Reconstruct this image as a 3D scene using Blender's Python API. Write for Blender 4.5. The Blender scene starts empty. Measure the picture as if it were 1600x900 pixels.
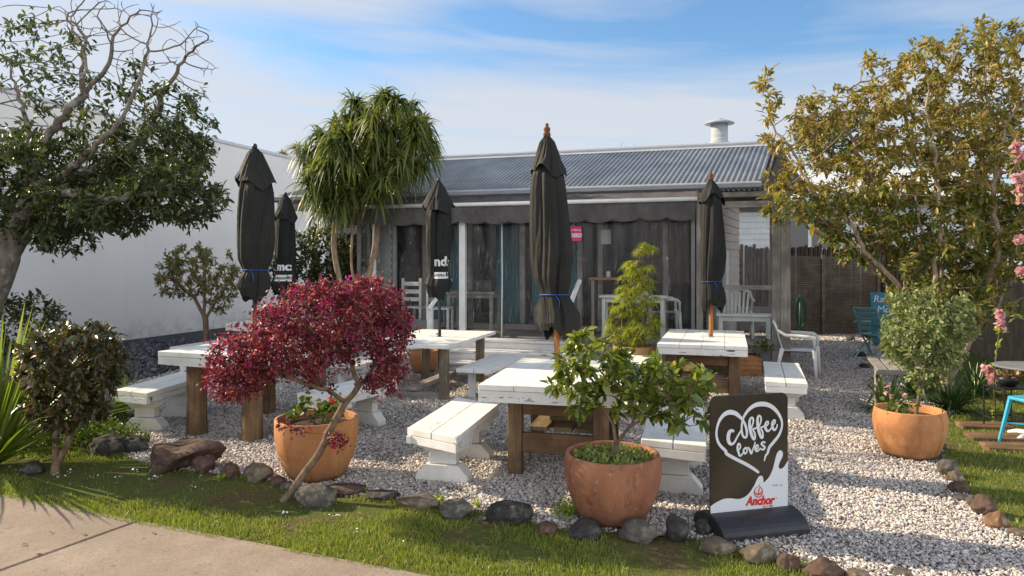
import bpy, bmesh, math, random
import numpy as np
from mathutils import Vector, Matrix, noise as mnoise

SC = bpy.context.scene
COL = SC.collection
R = math.radians
rng = np.random.default_rng(7)
random.seed(7)

# ------------------------------------------------------------------ camera, sky, sun, exposure
H, F, HZ = 1.72, 1100.0, 410.0          # eye height, focal length in photo pixels, horizon row
cam_d = bpy.data.cameras.new('camera'); cam = bpy.data.objects.new('camera', cam_d); COL.objects.link(cam)
cam.location = (0, 0, H); cam.rotation_euler = (R(90), 0, 0)
cam_d.sensor_width = 36; cam_d.lens = 36*F/1600; cam_d.shift_y = -40/1600
cam_d.clip_start = 0.05; cam_d.clip_end = 2000
SC.camera = cam
SUN_AZ, SUN_EL = -71.0, 29.0            # compass-like azimuth from +Y towards +X
s = math.cos(R(SUN_EL))
to_sun = Vector((math.sin(R(SUN_AZ))*s, math.cos(R(SUN_AZ))*s, math.sin(R(SUN_EL))))
world = bpy.data.worlds.new('World'); SC.world = world; world.use_nodes = True
wt = world.node_tree; wt.nodes.clear()
def wn(t): return wt.nodes.new(t)
wo = wn('ShaderNodeOutputWorld'); bg = wn('ShaderNodeBackground'); bg.inputs[1].default_value = 0.11
sky = wn('ShaderNodeTexSky'); sky.sky_type = 'NISHITA'; sky.sun_disc = False
sky.sun_elevation = R(SUN_EL); sky.sun_rotation = R(SUN_AZ); sky.air_density = 1.0; sky.dust_density = 0.6; sky.ozone_density = 2.5
tc = wn('ShaderNodeTexCoord'); sep = wn('ShaderNodeSeparateXYZ')
wt.links.new(tc.outputs['Generated'], sep.inputs[0])
def wmath(op, a, b=None, c=None):
    n = wn('ShaderNodeMath'); n.operation = op
    for i, v in enumerate((a, b, c)):
        if v is None: continue
        if isinstance(v, (int, float)): n.inputs[i].default_value = v
        else: wt.links.new(v, n.inputs[i])
    return n.outputs[0]
zz = sep.outputs[2]
az = wmath('ARCTAN2', sep.outputs[0], sep.outputs[1])
cmb = wn('ShaderNodeCombineXYZ')
wt.links.new(wmath('MULTIPLY', az, 1.6), cmb.inputs[0]); wt.links.new(wmath('ADD', wmath('MULTIPLY', zz, 13.0), wmath('MULTIPLY', az, 0.9)), cmb.inputs[1])
nz = wn('ShaderNodeTexNoise'); nz.inputs['Scale'].default_value = 1.0; nz.inputs['Detail'].default_value = 8; nz.inputs['Roughness'].default_value = 0.52; nz.inputs['Distortion'].default_value = 0.35
wt.links.new(cmb.outputs[0], nz.inputs['Vector'])
def wrange(v, a, b, c=0.0, d=1.0):
    n = wn('ShaderNodeMapRange'); n.interpolation_type = 'SMOOTHSTEP'
    wt.links.new(v, n.inputs[0]); n.inputs[1].default_value = a; n.inputs[2].default_value = b; n.inputs[3].default_value = c; n.inputs[4].default_value = d
    return n.outputs[0]
# thin cloud deck low over the horizon, a clear band, high cloud again further up to the left
lowc = wrange(zz, 0.30, 0.19, 0.0, 0.90)
tl = wmath('MULTIPLY', wrange(zz, 0.30, 0.36), wrange(az, 0.02, -0.2))
tl = wmath('MULTIPLY', tl, 0.75)
tl = wmath('MAXIMUM', tl, wrange(az, -0.25, -0.5, 0.0, 0.7))
wisp = wrange(nz.outputs['Fac'], 0.38, 0.66, -0.16, 0.5)
cov = wmath('ADD', wmath('MAXIMUM', lowc, tl), wisp)
covn = wn('ShaderNodeClamp'); wt.links.new(cov, covn.inputs[0]); covn.inputs[1].default_value = 0.0; covn.inputs[2].default_value = 0.9
mixc = wn('ShaderNodeMix'); mixc.data_type = 'RGBA'
tint = wn('ShaderNodeMix'); tint.data_type = 'RGBA'; tint.blend_type = 'MULTIPLY'; tint.inputs[0].default_value = 1.0
wt.links.new(sky.outputs[0], tint.inputs[6]); tint.inputs[7].default_value = (0.74, 0.92, 1.0, 1)
# unseen bright cloud to the right and behind, added to lift the shaded sides
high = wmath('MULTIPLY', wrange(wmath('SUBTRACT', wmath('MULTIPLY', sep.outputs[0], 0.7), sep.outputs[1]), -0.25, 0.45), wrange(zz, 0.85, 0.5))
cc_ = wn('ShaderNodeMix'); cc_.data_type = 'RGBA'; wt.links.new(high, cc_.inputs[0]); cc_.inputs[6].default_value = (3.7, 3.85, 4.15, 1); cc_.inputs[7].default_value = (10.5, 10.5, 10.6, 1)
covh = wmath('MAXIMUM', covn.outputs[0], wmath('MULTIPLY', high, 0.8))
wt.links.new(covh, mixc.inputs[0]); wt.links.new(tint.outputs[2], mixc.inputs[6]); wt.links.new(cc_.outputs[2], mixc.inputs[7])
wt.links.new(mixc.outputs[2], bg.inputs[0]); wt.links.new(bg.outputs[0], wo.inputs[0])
sun_d = bpy.data.lights.new('sun', 'SUN'); sun_d.energy = 5.0; sun_d.angle = R(0.5); sun_d.color = (1.0, 0.82, 0.58)
sun = bpy.data.objects.new('sun', sun_d); COL.objects.link(sun)
sun.rotation_euler = to_sun.to_track_quat('Z', 'Y').to_euler(); sun.location = (-20, 10, 20)
SC.view_settings.view_transform = 'Standard'; SC.view_settings.look = 'None'
SC.view_settings.exposure = 0.82; SC.view_settings.gamma = 1.0; SC.view_settings.use_curve_mapping = False
SC.render.engine = 'CYCLES'
SC.cycles.use_denoising = True
SC.cycles.max_bounces = 7; SC.cycles.transparent_max_bounces = 24; SC.cycles.diffuse_bounces = 3
SC.cycles.caustics_reflective = False; SC.cycles.caustics_refractive = False

# ------------------------------------------------------------------ pixel helpers: a photo pixel at a known distance becomes a point in the place
def W(px, py, d): return Vector(((px-800)/F*d, d, H-(py-HZ)/F*d))
def G(px, py, z=0.0):
    d = (H-z)*F/(py-HZ); return Vector(((px-800)/F*d, d, z))

# ------------------------------------------------------------------ objects
def tag(o, label=None, cat=None, group=None, kind=None):
    if label: o['label'] = label
    if cat: o['category'] = cat
    if group: o['group'] = group
    if kind: o['kind'] = kind
    return o
def empty(name, loc=(0, 0, 0), rz=0.0, label=None, cat=None, group=None):
    o = bpy.data.objects.new(name, None); COL.objects.link(o); o.location = loc; o.rotation_euler = (0, 0, rz)
    o.empty_display_size = 0.1
    return tag(o, label, cat, group)
def children(o): return [c for c in bpy.data.objects if c.parent == o]
def copy_tree(o, parent=None):
    c = o.copy(); COL.objects.link(c); c.parent = parent
    for ch in children(o): copy_tree(ch, c)
    return c
def link_mesh(name, me, m, parent=None, smooth=False, bevel=0.0, loc=None):
    o = bpy.data.objects.new(name, me); COL.objects.link(o)
    if m: me.materials.append(m)
    if smooth: me.polygons.foreach_set('use_smooth', [True]*len(me.polygons))
    if parent: o.parent = parent
    if loc is not None: o.location = loc
    if bevel:
        b = o.modifiers.new('bevel', 'BEVEL'); b.width = bevel; b.segments = 2; b.limit_method = 'ANGLE'; b.angle_limit = R(35)
    me.update()
    return o
class MB:
    def __init__(s): s.v = []; s.f = []
    def add(s, verts, faces):
        n = len(s.v); s.v += [tuple(v) for v in verts]; s.f += [tuple(i+n for i in f) for f in faces]; return s
    def box(s, c, size, rot=None):
        hx, hy, hz = size[0]/2, size[1]/2, size[2]/2
        vs = [Vector((x, y, z)) for x in (-hx, hx) for y in (-hy, hy) for z in (-hz, hz)]
        if rot is not None:
            m = rot if isinstance(rot, Matrix) else Matrix.Rotation(rot, 3, 'Z')
            vs = [m @ v for v in vs]
        c = Vector(c)
        return s.add([v+c for v in vs], [(0, 1, 3, 2), (4, 6, 7, 5), (0, 4, 5, 1), (2, 3, 7, 6), (0, 2, 6, 4), (1, 5, 7, 3)])
    def b2(s, x0, x1, y0, y1, z0, z1): return s.box(((x0+x1)/2, (y0+y1)/2, (z0+z1)/2), (abs(x1-x0), abs(y1-y0), abs(z1-z0)))
    def prism(s, poly, axis, a, b):          # 2D polygon extruded along an axis
        def p(u, v, w):
            return {'x': (w, u, v), 'y': (u, w, v), 'z': (u, v, w)}[axis]
        n = len(poly)
        vs = [p(u, v, a) for u, v in poly]+[p(u, v, b) for u, v in poly]
        fs = [tuple(range(n))[::-1], tuple(range(n, 2*n))]+[(i, (i+1) % n, (i+1) % n+n, i+n) for i in range(n)]
        return s.add(vs, fs)
    def tube(s, pts, rad, n=8, cap=True):
        pts = [Vector(p) for p in pts]; k = len(pts)
        if not hasattr(rad, '__len__'): rad = [rad]*k
        vs = []; t0 = None; u = None
        for i in range(k):
            t = (pts[min(i+1, k-1)]-pts[max(i-1, 0)])
            if t.length < 1e-9: t = Vector((0, 0, 1))
            t.normalize()
            if u is None:
                a = Vector((1, 0, 0)) if abs(t.x) < 0.8 else Vector((0, 1, 0)); u = t.cross(a).normalized()
            else:
                u = (u-t*u.dot(t))
                u = u.normalized() if u.length > 1e-6 else t.orthogonal().normalized()
            w = t.cross(u)
            for j in range(n):
                a = 2*math.pi*j/n; vs.append(pts[i]+(u*math.cos(a)+w*math.sin(a))*rad[i])
        fs = [(i*n+j, i*n+(j+1) % n, (i+1)*n+(j+1) % n, (i+1)*n+j) for i in range(k-1) for j in range(n)]
        if cap: fs += [tuple(range(n))[::-1], tuple((k-1)*n+j for j in range(n))]
        return s.add(vs, fs)
    def each(s, name, m, parent=None, smooth=False, bevel=0.0):
        """one object per connected piece"""
        n = len(s.v); lab = list(range(n))
        def find(i):
            while lab[i] != i: lab[i] = lab[lab[i]]; i = lab[i]
            return i
        for f in s.f:
            for q in f[1:]: lab[find(q)] = find(f[0])
        groups = {}
        for f in s.f: groups.setdefault(find(f[0]), []).append(f)
        for fs in groups.values():
            ids = sorted({q for f in fs for q in f}); mp = {q: i for i, q in enumerate(ids)}
            x = MB(); x.v = [s.v[q] for q in ids]; x.f = [tuple(mp[q] for q in f) for f in fs]; o = x.build(name, m, parent, smooth, bevel)
        return o
    def lathe(s, prof, n=48, c=(0, 0, 0)):   # closed list of (r, z)
        c = Vector(c); k = len(prof)
        vs = [c+Vector((r*math.cos(2*math.pi*j/n), r*math.sin(2*math.pi*j/n), z)) for r, z in prof for j in range(n)]
        fs = [(i*n+j, i*n+(j+1) % n, (i+1)*n+(j+1) % n, (i+1)*n+j) for i in range(k-1) for j in range(n)]
        fs += [tuple(range(n))[::-1]]
        if prof[-1][0] > 0.001: fs += [tuple((k-1)*n+j for j in range(n))]
        return s.add(vs, fs)
    def build(s, name, m, parent=None, smooth=False, bevel=0.0, loc=None):
        me = bpy.data.meshes.new(name); me.from_pydata(s.v, [], s.f); 
        return link_mesh(name, me, m, parent, smooth, bevel, loc)
def np_mesh(name, V, Fc, m, parent=None, smooth=False, uv=None):
    """V (n,3), Fc (k,3|4) equal sized faces"""
    me = bpy.data.meshes.new(name); V = np.asarray(V, np.float32); Fc = np.asarray(Fc, np.int32)
    me.vertices.add(len(V)); me.vertices.foreach_set('co', V.ravel())
    k = Fc.shape[1]; me.loops.add(Fc.size); me.loops.foreach_set('vertex_index', Fc.ravel())
    me.polygons.add(len(Fc)); me.polygons.foreach_set('loop_start', np.arange(0, Fc.size, k, dtype=np.int32))
    me.polygons.foreach_set('loop_total', np.full(len(Fc), k, np.int32))
    me.update(calc_edges=True); me.validate()
    return link_mesh(name, me, m, parent, smooth)

# ------------------------------------------------------------------ materials
class Mat:
    def __init__(s, name):
        s.m = bpy.data.materials.new(name); s.m.use_nodes = True; s.t = s.m.node_tree
        s.b = s.t.nodes['Principled BSDF']; s.out = s.t.nodes['Material Output']
    def n(s, t, **kw):
        x = s.t.nodes.new(t)
        for k, v in kw.items(): setattr(x, k, v)
        return x
    def link(s, a, b): s.t.links.new(a, b)
    def setin(s, node, k, v):
        if hasattr(v, 'is_output') or isinstance(v, bpy.types.NodeSocket): s.link(v, node.inputs[k])
        else: node.inputs[k].default_value = v
    def coord(s, scale=(1, 1, 1), kind='Object', rot=(0, 0, 0)):
        tc = s.n('ShaderNodeTexCoord'); mp = s.n('ShaderNodeMapping'); s.link(tc.outputs[kind], mp.inputs[0])
        mp.inputs['Scale'].default_value = scale; mp.inputs['Rotation'].default_value = rot; return mp.outputs[0]
    def noise(s, co, scale, detail=5, rough=0.55, dist=0.0):
        x = s.n('ShaderNodeTexNoise'); s.link(co, x.inputs['Vector']); x.inputs['Scale'].default_value = scale
        x.inputs['Detail'].default_value = detail; x.inputs['Roughness'].default_value = rough; x.inputs['Distortion'].default_value = dist
        return x.outputs['Fac']
    def ramp(s, fac, stops):
        x = s.n('ShaderNodeValToRGB'); s.link(fac, x.inputs[0]); cr = x.color_ramp
        while len(cr.elements) < len(stops): cr.elements.new(0.5)
        for e, (p, c) in zip(cr.elements, stops):
            e.position = p; e.color = (c[0], c[1], c[2], 1) if hasattr(c, '__len__') else (c, c, c, 1)
        return x.outputs[0]
    def mix(s, fac, a, b, mode='MIX'):
        x = s.n('ShaderNodeMix', data_type='RGBA', blend_type=mode)
        s.setin(x, 0, fac)
        for i, v in ((6, a), (7, b)):
            s.setin(x, i, v if not isinstance(v, tuple) else (v[0], v[1], v[2], 1))
        return x.outputs[2]
    def math(s, op, a, b=0.0, c=0.0):
        x = s.n('ShaderNodeMath', operation=op)
        s.setin(x, 0, a); s.setin(x, 1, b); s.setin(x, 2, c); return x.outputs[0]
    def bump(s, h, strength=0.3, dist=0.01, base=None):
        x = s.n('ShaderNodeBump'); s.link(h, x.inputs['Height']); x.inputs['Strength'].default_value = strength; x.inputs['Distance'].default_value = dist
        if base is not None: s.link(base, x.inputs['Normal'])
        s.link(x.outputs[0], s.b.inputs['Normal']); return x.outputs[0]
    def done(s, col=None, rough=None, metal=0.0, spec=None):
        if col is not None: s.setin(s.b, 'Base Color', col if not isinstance(col, tuple) else (col[0], col[1], col[2], 1))
        if rough is not None: s.setin(s.b, 'Roughness', rough)
        s.b.inputs['Metallic'].default_value = metal
        if spec is not None: s.b.inputs['Specular IOR Level'].default_value = spec
        return s.m

def simple(name, c1, c2=None, scale=6, rough=0.7, bump=0.15, metal=0.0, spec=0.4, detail=6, stretch=(1, 1, 1), bdist=0.004):
    a = Mat(name); co = a.coord(stretch)
    n = a.noise(co, scale, detail, 0.6)
    c2 = c2 or tuple(x*0.75 for x in c1)
    col = a.ramp(n, [(0.3, c2), (0.7, c1)])
    if bump: a.bump(a.noise(co, scale*4, 4), bump, bdist)
    return a.done(col, rough, metal, spec)

def painted_wood(name, base=(0.78, 0.78, 0.76), wear=0.5, under=(0.12, 0.09, 0.06), grain_axis=1):
    a = Mat(name)
    st = [26, 26, 26]; st[grain_axis] = 1.6
    co = a.coord(tuple(st)); co2 = a.coord((1, 1, 1))
    g = a.noise(co, 1.0, 6, 0.65)
    dirt = a.noise(co2, 5.0, 6, 0.6)
    col = a.ramp(g, [(0.25, tuple(x*0.84 for x in base)), (0.65, base)])
    col = a.mix(a.ramp(dirt, [(0.40, 0.5), (0.58, 0.0)]), col, tuple(x*0.74*k for x, k in zip(base, (1.02, 1.0, 0.94))))
    q_ = 0.05 if wear > 0.9 else 0.0
    chips = a.math('MULTIPLY', a.ramp(g, [(0.59-q_, 0.0), (0.66-q_, 1.0)]), a.ramp(a.noise(co2, 9.0, 4), [(0.54-q_, 0.0), (0.64-q_, 1.0)]))
    col = a.mix(a.math('MULTIPLY', chips, wear), col, under)
    a.bump(g, 0.25, 0.002)
    return a.done(col, 0.55, 0, 0.4)

def raw_wood(name, c1, c2, axis=2, scale=1.0, rough=0.85):
    a = Mat(name); st = [30, 30, 30]; st[axis] = 1.8
    co = a.coord(tuple(x*scale for x in st)); co2 = a.coord()
    g = a.noise(co, 1.0, 7, 0.65, 0.4)
    col = a.ramp(g, [(0.28, c2), (0.48, tuple((x+y)/2 for x, y in zip(c1, c2))), (0.7, c1)])
    col = a.mix(a.ramp(a.noise(co2, 4, 5), [(0.4, 0.6), (0.65, 0.0)]), col, tuple(x*0.6 for x in c2))
    a.bump(g, 0.6, 0.004)
    return a.done(col, rough, 0, 0.25)

def leaf_mat(name, cols, trans=0.32, tcol=None, rough=0.42, spec=0.45, clump=2.5, clump_amt=0.35):
    """cols: colours picked at random per leaf"""
    a = Mat(name); ge = a.n('ShaderNodeNewGeometry')
    k = len(cols)
    x = a.n('ShaderNodeValToRGB'); a.link(ge.outputs['Random Per Island'], x.inputs[0]); cr = x.color_ramp; cr.interpolation = 'LINEAR'
    while len(cr.elements) < k: cr.elements.new(0.5)
    for i, c in enumerate(cols): cr.elements[i].position = i/(k-1); cr.elements[i].color = (*c, 1)
    co = a.coord(); n = a.noise(co, clump, 3)
    mid = cols[k//2]
    col = a.mix(a.ramp(n, [(0.38, clump_amt), (0.62, 0.0)]), x.outputs[0], tuple(v*0.62 for v in mid))
    a.done(col, rough, 0, spec)
    tr = a.n('ShaderNodeBsdfTranslucent')
    hsv = a.n('ShaderNodeHueSaturation'); hsv.inputs['Saturation'].default_value = 1.15; hsv.inputs['Value'].default_value = 1.7
    a.link(col, hsv.inputs['Color']); tc_ = hsv.outputs[0]
    if tcol: tc_ = a.mix(0.5, tc_, tcol)
    a.link(tc_, tr.inputs[0])
    mx = a.n('ShaderNodeMixShader'); mx.inputs[0].default_value = trans
    a.link(a.b.outputs[0], mx.inputs[1]); a.link(tr.outputs[0], mx.inputs[2]); a.link(mx.outputs[0], a.out.inputs[0])
    return a.m

def bark_mat(name, c1, c2, sc=14, lichen=None):
    a = Mat(name); co = a.coord((1, 1, 0.35)); n = a.noise(co, sc, 7, 0.65)
    col = a.ramp(n, [(0.3, c2), (0.68, c1)])
    if lichen: col = a.mix(a.ramp(a.noise(a.coord(), 9, 5), [(0.52, 0.0), (0.62, 0.8)]), col, lichen)
    a.bump(n, 0.7, 0.012)
    return a.done(col, 0.9, 0, 0.2)

MT = {}
MT['white'] = painted_wood('white_painted_timber', (0.80, 0.80, 0.78), 0.55)
MT['white_worn'] = painted_wood('worn_white_painted_timber', (0.74, 0.73, 0.70), 1.0)
MT['white_x'] = painted_wood('white_painted_board', (0.76, 0.77, 0.77), 0.5, grain_axis=0)
MT['white_x_worn'] = painted_wood('peeling_white_painted_board', (0.74, 0.74, 0.72), 1.0, grain_axis=0)
MT['white_z'] = painted_wood('white_painted_post', (0.78, 0.79, 0.80), 0.35, grain_axis=2)
MT['plaster_white'] = simple('white_painted_concrete', (0.72, 0.72, 0.70), (0.58, 0.57, 0.53), 7, 0.7, 0.3)
MT['wood_leg'] = raw_wood('brown_weathered_post', (0.30, 0.20, 0.115), (0.10, 0.06, 0.035), 2)
MT['wood_leg_grey'] = raw_wood('grey_weathered_post', (0.36, 0.30, 0.22), (0.14, 0.11, 0.08), 2)
MT['wood_x'] = raw_wood('brown_weathered_rail', (0.27, 0.17, 0.095), (0.10, 0.06, 0.035), 0)
MT['wood_y'] = raw_wood('brown_weathered_plank', (0.30, 0.22, 0.12), (0.11, 0.08, 0.045), 1)
MT['wood_silver'] = raw_wood('silvery_weathered_timber', (0.42, 0.39, 0.35), (0.20, 0.18, 0.16), 2)
MT['wood_silver_x'] = raw_wood('silvery_weathered_beam', (0.40, 0.37, 0.33), (0.18, 0.165, 0.15), 0)
MT['wood_orange'] = raw_wood('varnished_pole_timber', (0.48, 0.22, 0.09), (0.30, 0.12, 0.045), 2)
MT['finial'] = raw_wood('dark_turned_wood', (0.22, 0.10, 0.05), (0.10, 0.045, 0.025), 2)
MT['metal_black'] = simple('black_coated_metal', (0.02, 0.02, 0.022), (0.012, 0.012, 0.013), 20, 0.4, 0.05)
MT['metal_pale'] = simple('pale_painted_metal', (0.62, 0.65, 0.68), (0.50, 0.53, 0.56), 8, 0.45, 0.05)
MT['metal_grey'] = simple('grey_painted_frame', (0.20, 0.21, 0.22), (0.13, 0.135, 0.14), 8, 0.5, 0.1)
MT['cord'] = simple('blue_cord', (0.02, 0.075, 0.34), (0.015, 0.05, 0.22), 60, 0.6, 0.2)
MT['teal'] = simple('teal_painted_board', (0.015, 0.20, 0.32), (0.01, 0.15, 0.25), 8, 0.5, 0.08)
MT['teal_pale'] = simple('faded_teal_paint', (0.22, 0.42, 0.44), (0.16, 0.32, 0.34), 20, 0.6, 0.1)
MT['blue_stool'] = simple('bright_blue_enamel', (0.05, 0.42, 0.62), (0.04, 0.33, 0.52), 12, 0.35, 0.05)
MT['plastic_white'] = simple('white_moulded_plastic', (0.74, 0.75, 0.75), (0.62, 0.62, 0.60), 5, 0.4, 0.03)
MT['rubber'] = simple('black_moulded_plastic', (0.018, 0.019, 0.024), (0.03, 0.03, 0.036), 30, 0.45, 0.12)
MT['ink_white'] = simple('white_vinyl', (0.66, 0.69, 0.72), (0.60, 0.63, 0.67), 6, 0.35, 0.0)
MT['ink_red'] = simple('red_vinyl', (0.60, 0.035, 0.02), (0.5, 0.03, 0.018), 6, 0.35, 0.0)
MT['ink_black'] = simple('black_print', (0.015, 0.015, 0.02), (0.01, 0.01, 0.01), 6, 0.6, 0.0)
MT['ink_print'] = simple('white_cloth_print', (0.72, 0.73, 0.74), (0.60, 0.61, 0.62), 40, 0.8, 0.0)
MT['pink_sign'] = simple('magenta_sign', (0.62, 0.03, 0.15), (0.52, 0.025, 0.12), 6, 0.5, 0.0)
MT['soil'] = simple('potting_soil', (0.06, 0.042, 0.028), (0.03, 0.02, 0.014), 30, 0.95, 0.8, bdist=0.02)
# ================================================================== THE SETTING
def pip(P, poly):
    x, y = P[:, 0], P[:, 1]; ins = np.zeros(len(P), bool); n = len(poly)
    for i in range(n):
        x1, y1 = poly[i][0], poly[i][1]; x2, y2 = poly[(i+1) % n][0], poly[(i+1) % n][1]
        c = ((y1 > y) != (y2 > y)) & (x < (x2-x1)*(y-y1)/(y2-y1+1e-12)+x1); ins ^= c
    return ins
def sheet(name, poly, z, m, res=None, wob=0.0):
    me = bpy.data.meshes.new(name); me.from_pydata([(p[0], p[1], z) for p in poly], [], [tuple(range(len(poly)))])
    o = link_mesh(name, me, m); tag(o, kind='structure')
    if me.polygons[0].normal.z < 0: me.flip_normals()
    return o
# ground
a = Mat('garden_soil'); co = a.coord(); n1 = a.noise(co, 0.9, 8, 0.6); n2 = a.noise(co, 40, 5, 0.7)
col = a.ramp(n1, [(0.35, (0.05, 0.035, 0.022)), (0.6, (0.10, 0.075, 0.045))]); col = a.mix(a.ramp(n2, [(0.4, 0.5), (0.6, 0.0)]), col, (0.03, 0.024, 0.014))
a.bump(n2, 0.7, 0.03); MT['ground'] = a.done(col, 0.95, 0, 0.1)
sheet('ground', [(-400, -60), (400, -60), (400, 900), (-400, 900)], 0.0, MT['ground'])

# gravel
def gravel_mat(name, light, mid, dark, sc=60):
    a = Mat(name); co = a.coord()
    v = a.n('ShaderNodeTexVoronoi'); a.link(co, v.inputs['Vector']); v.inputs['Scale'].default_value = sc
    sp = a.n('ShaderNodeSeparateColor'); a.link(v.outputs['Color'], sp.inputs[0])
    col = a.ramp(sp.outputs[0], [(0.0, dark), (0.25, mid), (0.6, light), (1.0, tuple(min(1, x*1.1) for x in light))])
    col = a.mix(a.ramp(v.outputs['Distance'], [(0.35, 0.0), (0.75, 0.9)]), col, tuple(x*0.35 for x in dark))
    big = a.noise(co, 1.1, 7); col = a.mix(a.ramp(big, [(0.36, 0.75), (0.56, 0.0)]), col, tuple((x+y)/2*k for x, y, k in zip(mid, dark, (1.05, 0.95, 0.85))))
    inv = a.math('SUBTRACT', 1.0, v.outputs['Distance']); a.bump(inv, 0.9, 0.012)
    return a.done(col, 0.85, 0, 0.2)
MT['gravel'] = gravel_mat('pale_gravel', (0.50, 0.455, 0.42), (0.33, 0.285, 0.26), (0.10, 0.08, 0.065), 75)
MT['gravel_dark'] = gravel_mat('slate_grey_gravel', (0.12, 0.125, 0.14), (0.07, 0.072, 0.08), (0.02, 0.02, 0.024), 48)
rock_edge = [G(*p) for p in [(150, 690), (215, 722), (290, 738), (403, 748), (490, 776), (600, 780), (715, 796), (797, 806), (860, 830), (1000, 836), (1100, 846), (1190, 872), (1300, 893)]]
GRAVEL = [(p.x, p.y) for p in rock_edge]+[(3.0, 3.0), (4.6, 2.6), (4.3, 3.8)]+[(p.x, p.y) for p in [G(1585, 832), G(1540, 795), G(1500, 765), G(1484, 735), G(1465, 690), G(1440, 650)]]
GRAVEL += [(5.1, 8.0), (5.3, 9.0), (6.2, 11.5), (7.3, 14.0), (8.6, 17.6), (6.0, 17.6), (4.3, 14.5), (3.8, 11.9), (-2.9, 13.9), (-4.4, 13.9), (-5.3, 11.5), (-5.4, 9.5), (-4.9, 7.6)]
sheet('gravel_bed', GRAVEL, 0.006, MT['gravel'])
DARKG = [(-4.9, 7.4), (-5.4, 9.5), (-5.3, 11.5), (-4.4, 13.9), (-4.2, 22.0), (-6.0, 23.5), (-9.9, 11.3), (-9.5, 8.6)]
sheet('dark_gravel_bed', DARKG, 0.003, MT['gravel_dark'])

def stones(name, poly, dens, size, m, z=0.008, far0=5.2, seed=1, dmax=18.0):
    r = np.random.default_rng(seed); P0 = np.array(poly); mn = P0.min(0); mx = P0.max(0); mx[1] = min(mx[1], dmax)
    n = int((mx[0]-mn[0])*(mx[1]-mn[1])*dens); P = r.uniform(mn, mx, (n, 2))
    P = P[pip(P, poly)]
    d = P[:, 1]; P = P[r.random(len(P)) < np.minimum(1, (far0/np.maximum(d, 0.1))**1.7)]
    P = P[(np.abs(P[:, 0]) < 0.76*P[:, 1]+0.3) & (P[:, 1] > 3.3)]
    nv = np.array([mnoise.noise(Vector((x*1.3, y*1.3, seed)))+0.6*mnoise.noise(Vector((x*4, y*4, seed+5))) for x, y in P]); P = P[r.random(len(P)) < np.clip(0.95+nv*0.9, 0.25, 1)]
    n = len(P); base = np.array([(1, 0, 0), (-1, 0, 0), (0, 1, 0), (0, -1, 0), (0, 0, 1), (0, 0, -1)], float)
    fc = np.array([(0, 2, 4), (2, 1, 4), (1, 3, 4), (3, 0, 4), (2, 0, 5), (1, 2, 5), (3, 1, 5), (0, 3, 5)])
    s = size*np.exp(r.normal(0, 0.33, n))*(1+0.3*np.maximum(0, P[:, 1]-6)/6)
    V = base[None]+r.normal(0, 0.28, (n, 6, 3))
    V *= np.stack([r.uniform(0.8, 1.3, n), r.uniform(0.6, 1, n), r.uniform(0.5, 0.85, n)], 1)[:, None, :]*s[:, None, None]
    t = r.uniform(-0.7, 0.7, n); c, q = np.cos(t), np.sin(t); y, zc = V[..., 1].copy(), V[..., 2].copy()
    V[..., 1] = y*c[:, None]-zc*q[:, None]; V[..., 2] = y*q[:, None]+zc*c[:, None]
    t = r.uniform(0, 6.28, n); c, q = np.cos(t), np.sin(t); x, y = V[..., 0].copy(), V[..., 1].copy()
    V[..., 0] = x*c[:, None]-y*q[:, None]; V[..., 1] = x*q[:, None]+y*c[:, None]
    V[..., 0] += P[:, 0, None]; V[..., 1] += P[:, 1, None]; V[..., 2] += (z+s*0.35+r.uniform(0, 0.012, n))[:, None]
    Fc = (fc[None]+np.arange(n)[:, None, None]*6).reshape(-1, 3)
    o = np_mesh(name, V.reshape(-1, 3), Fc, m); return o
def stone_mat(name, cols):
    a = Mat(name); ge = a.n('ShaderNodeNewGeometry'); k = len(cols)
    col = a.ramp(ge.outputs['Random Per Island'], [(i/(k-1), c) for i, c in enumerate(cols)])
    return a.done(col, 0.8, 0, 0.25)
MT['stone'] = stone_mat('gravel_stone', [(0.17, 0.15, 0.135), (0.48, 0.445, 0.415), (0.69, 0.66, 0.64), (0.36, 0.33, 0.31), (0.68, 0.65, 0.625), (0.47, 0.39, 0.34), (0.58, 0.54, 0.51), (0.36, 0.32, 0.30)])
MT['stone_dark'] = stone_mat('dark_gravel_stone', [(0.02, 0.02, 0.025), (0.08, 0.082, 0.09), (0.13, 0.135, 0.15), (0.05, 0.05, 0.055), (0.22, 0.22, 0.23)])
o = stones('gravel', GRAVEL, 8000, 0.0086, MT['stone'], seed=3); tag(o, 'loose pale pinkish white gravel over the courtyard', None, None, 'stuff')
o = stones('dark_gravel', DARKG, 900, 0.024, MT['stone_dark'], seed=4, far0=9, dmax=15); tag(o, 'dark slate gravel along the foot of the white wall', None, None, 'stuff')

# lawns
a = Mat('lawn_soil'); co = a.coord(); n1 = a.noise(co, 1.8, 7, 0.62, 0.3); n2 = a.noise(co, 55, 5, 0.7)
col = a.ramp(n1, [(0.33, (0.15, 0.105, 0.06)), (0.43, (0.13, 0.14, 0.04)), (0.66, (0.11, 0.155, 0.035))])
col = a.mix(a.ramp(n2, [(0.35, 0.6), (0.6, 0.0)]), col, (0.03, 0.035, 0.012)); a.bump(n2, 0.9, 0.02); MT['lawn'] = a.done(col, 0.95, 0, 0.1)
c0, c1, c2 = G(-200, 738), G(220, 822), G(650, 901)
dirc = (c2-c0).normalized(); nrm = Vector((-dirc.y, dirc.x, 0))
LAWN_F = [(p.x, p.y) for p in [c0, c1, c2]]+[(c2.x+dirc.x*2.5, c2.y+dirc.y*2.5), (3.0, 2.4)]+[(p.x, p.y-0.02) for p in rock_edge[::-1]]+[(-5.2, 6.6), (-6.6, 6.8)]
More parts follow.
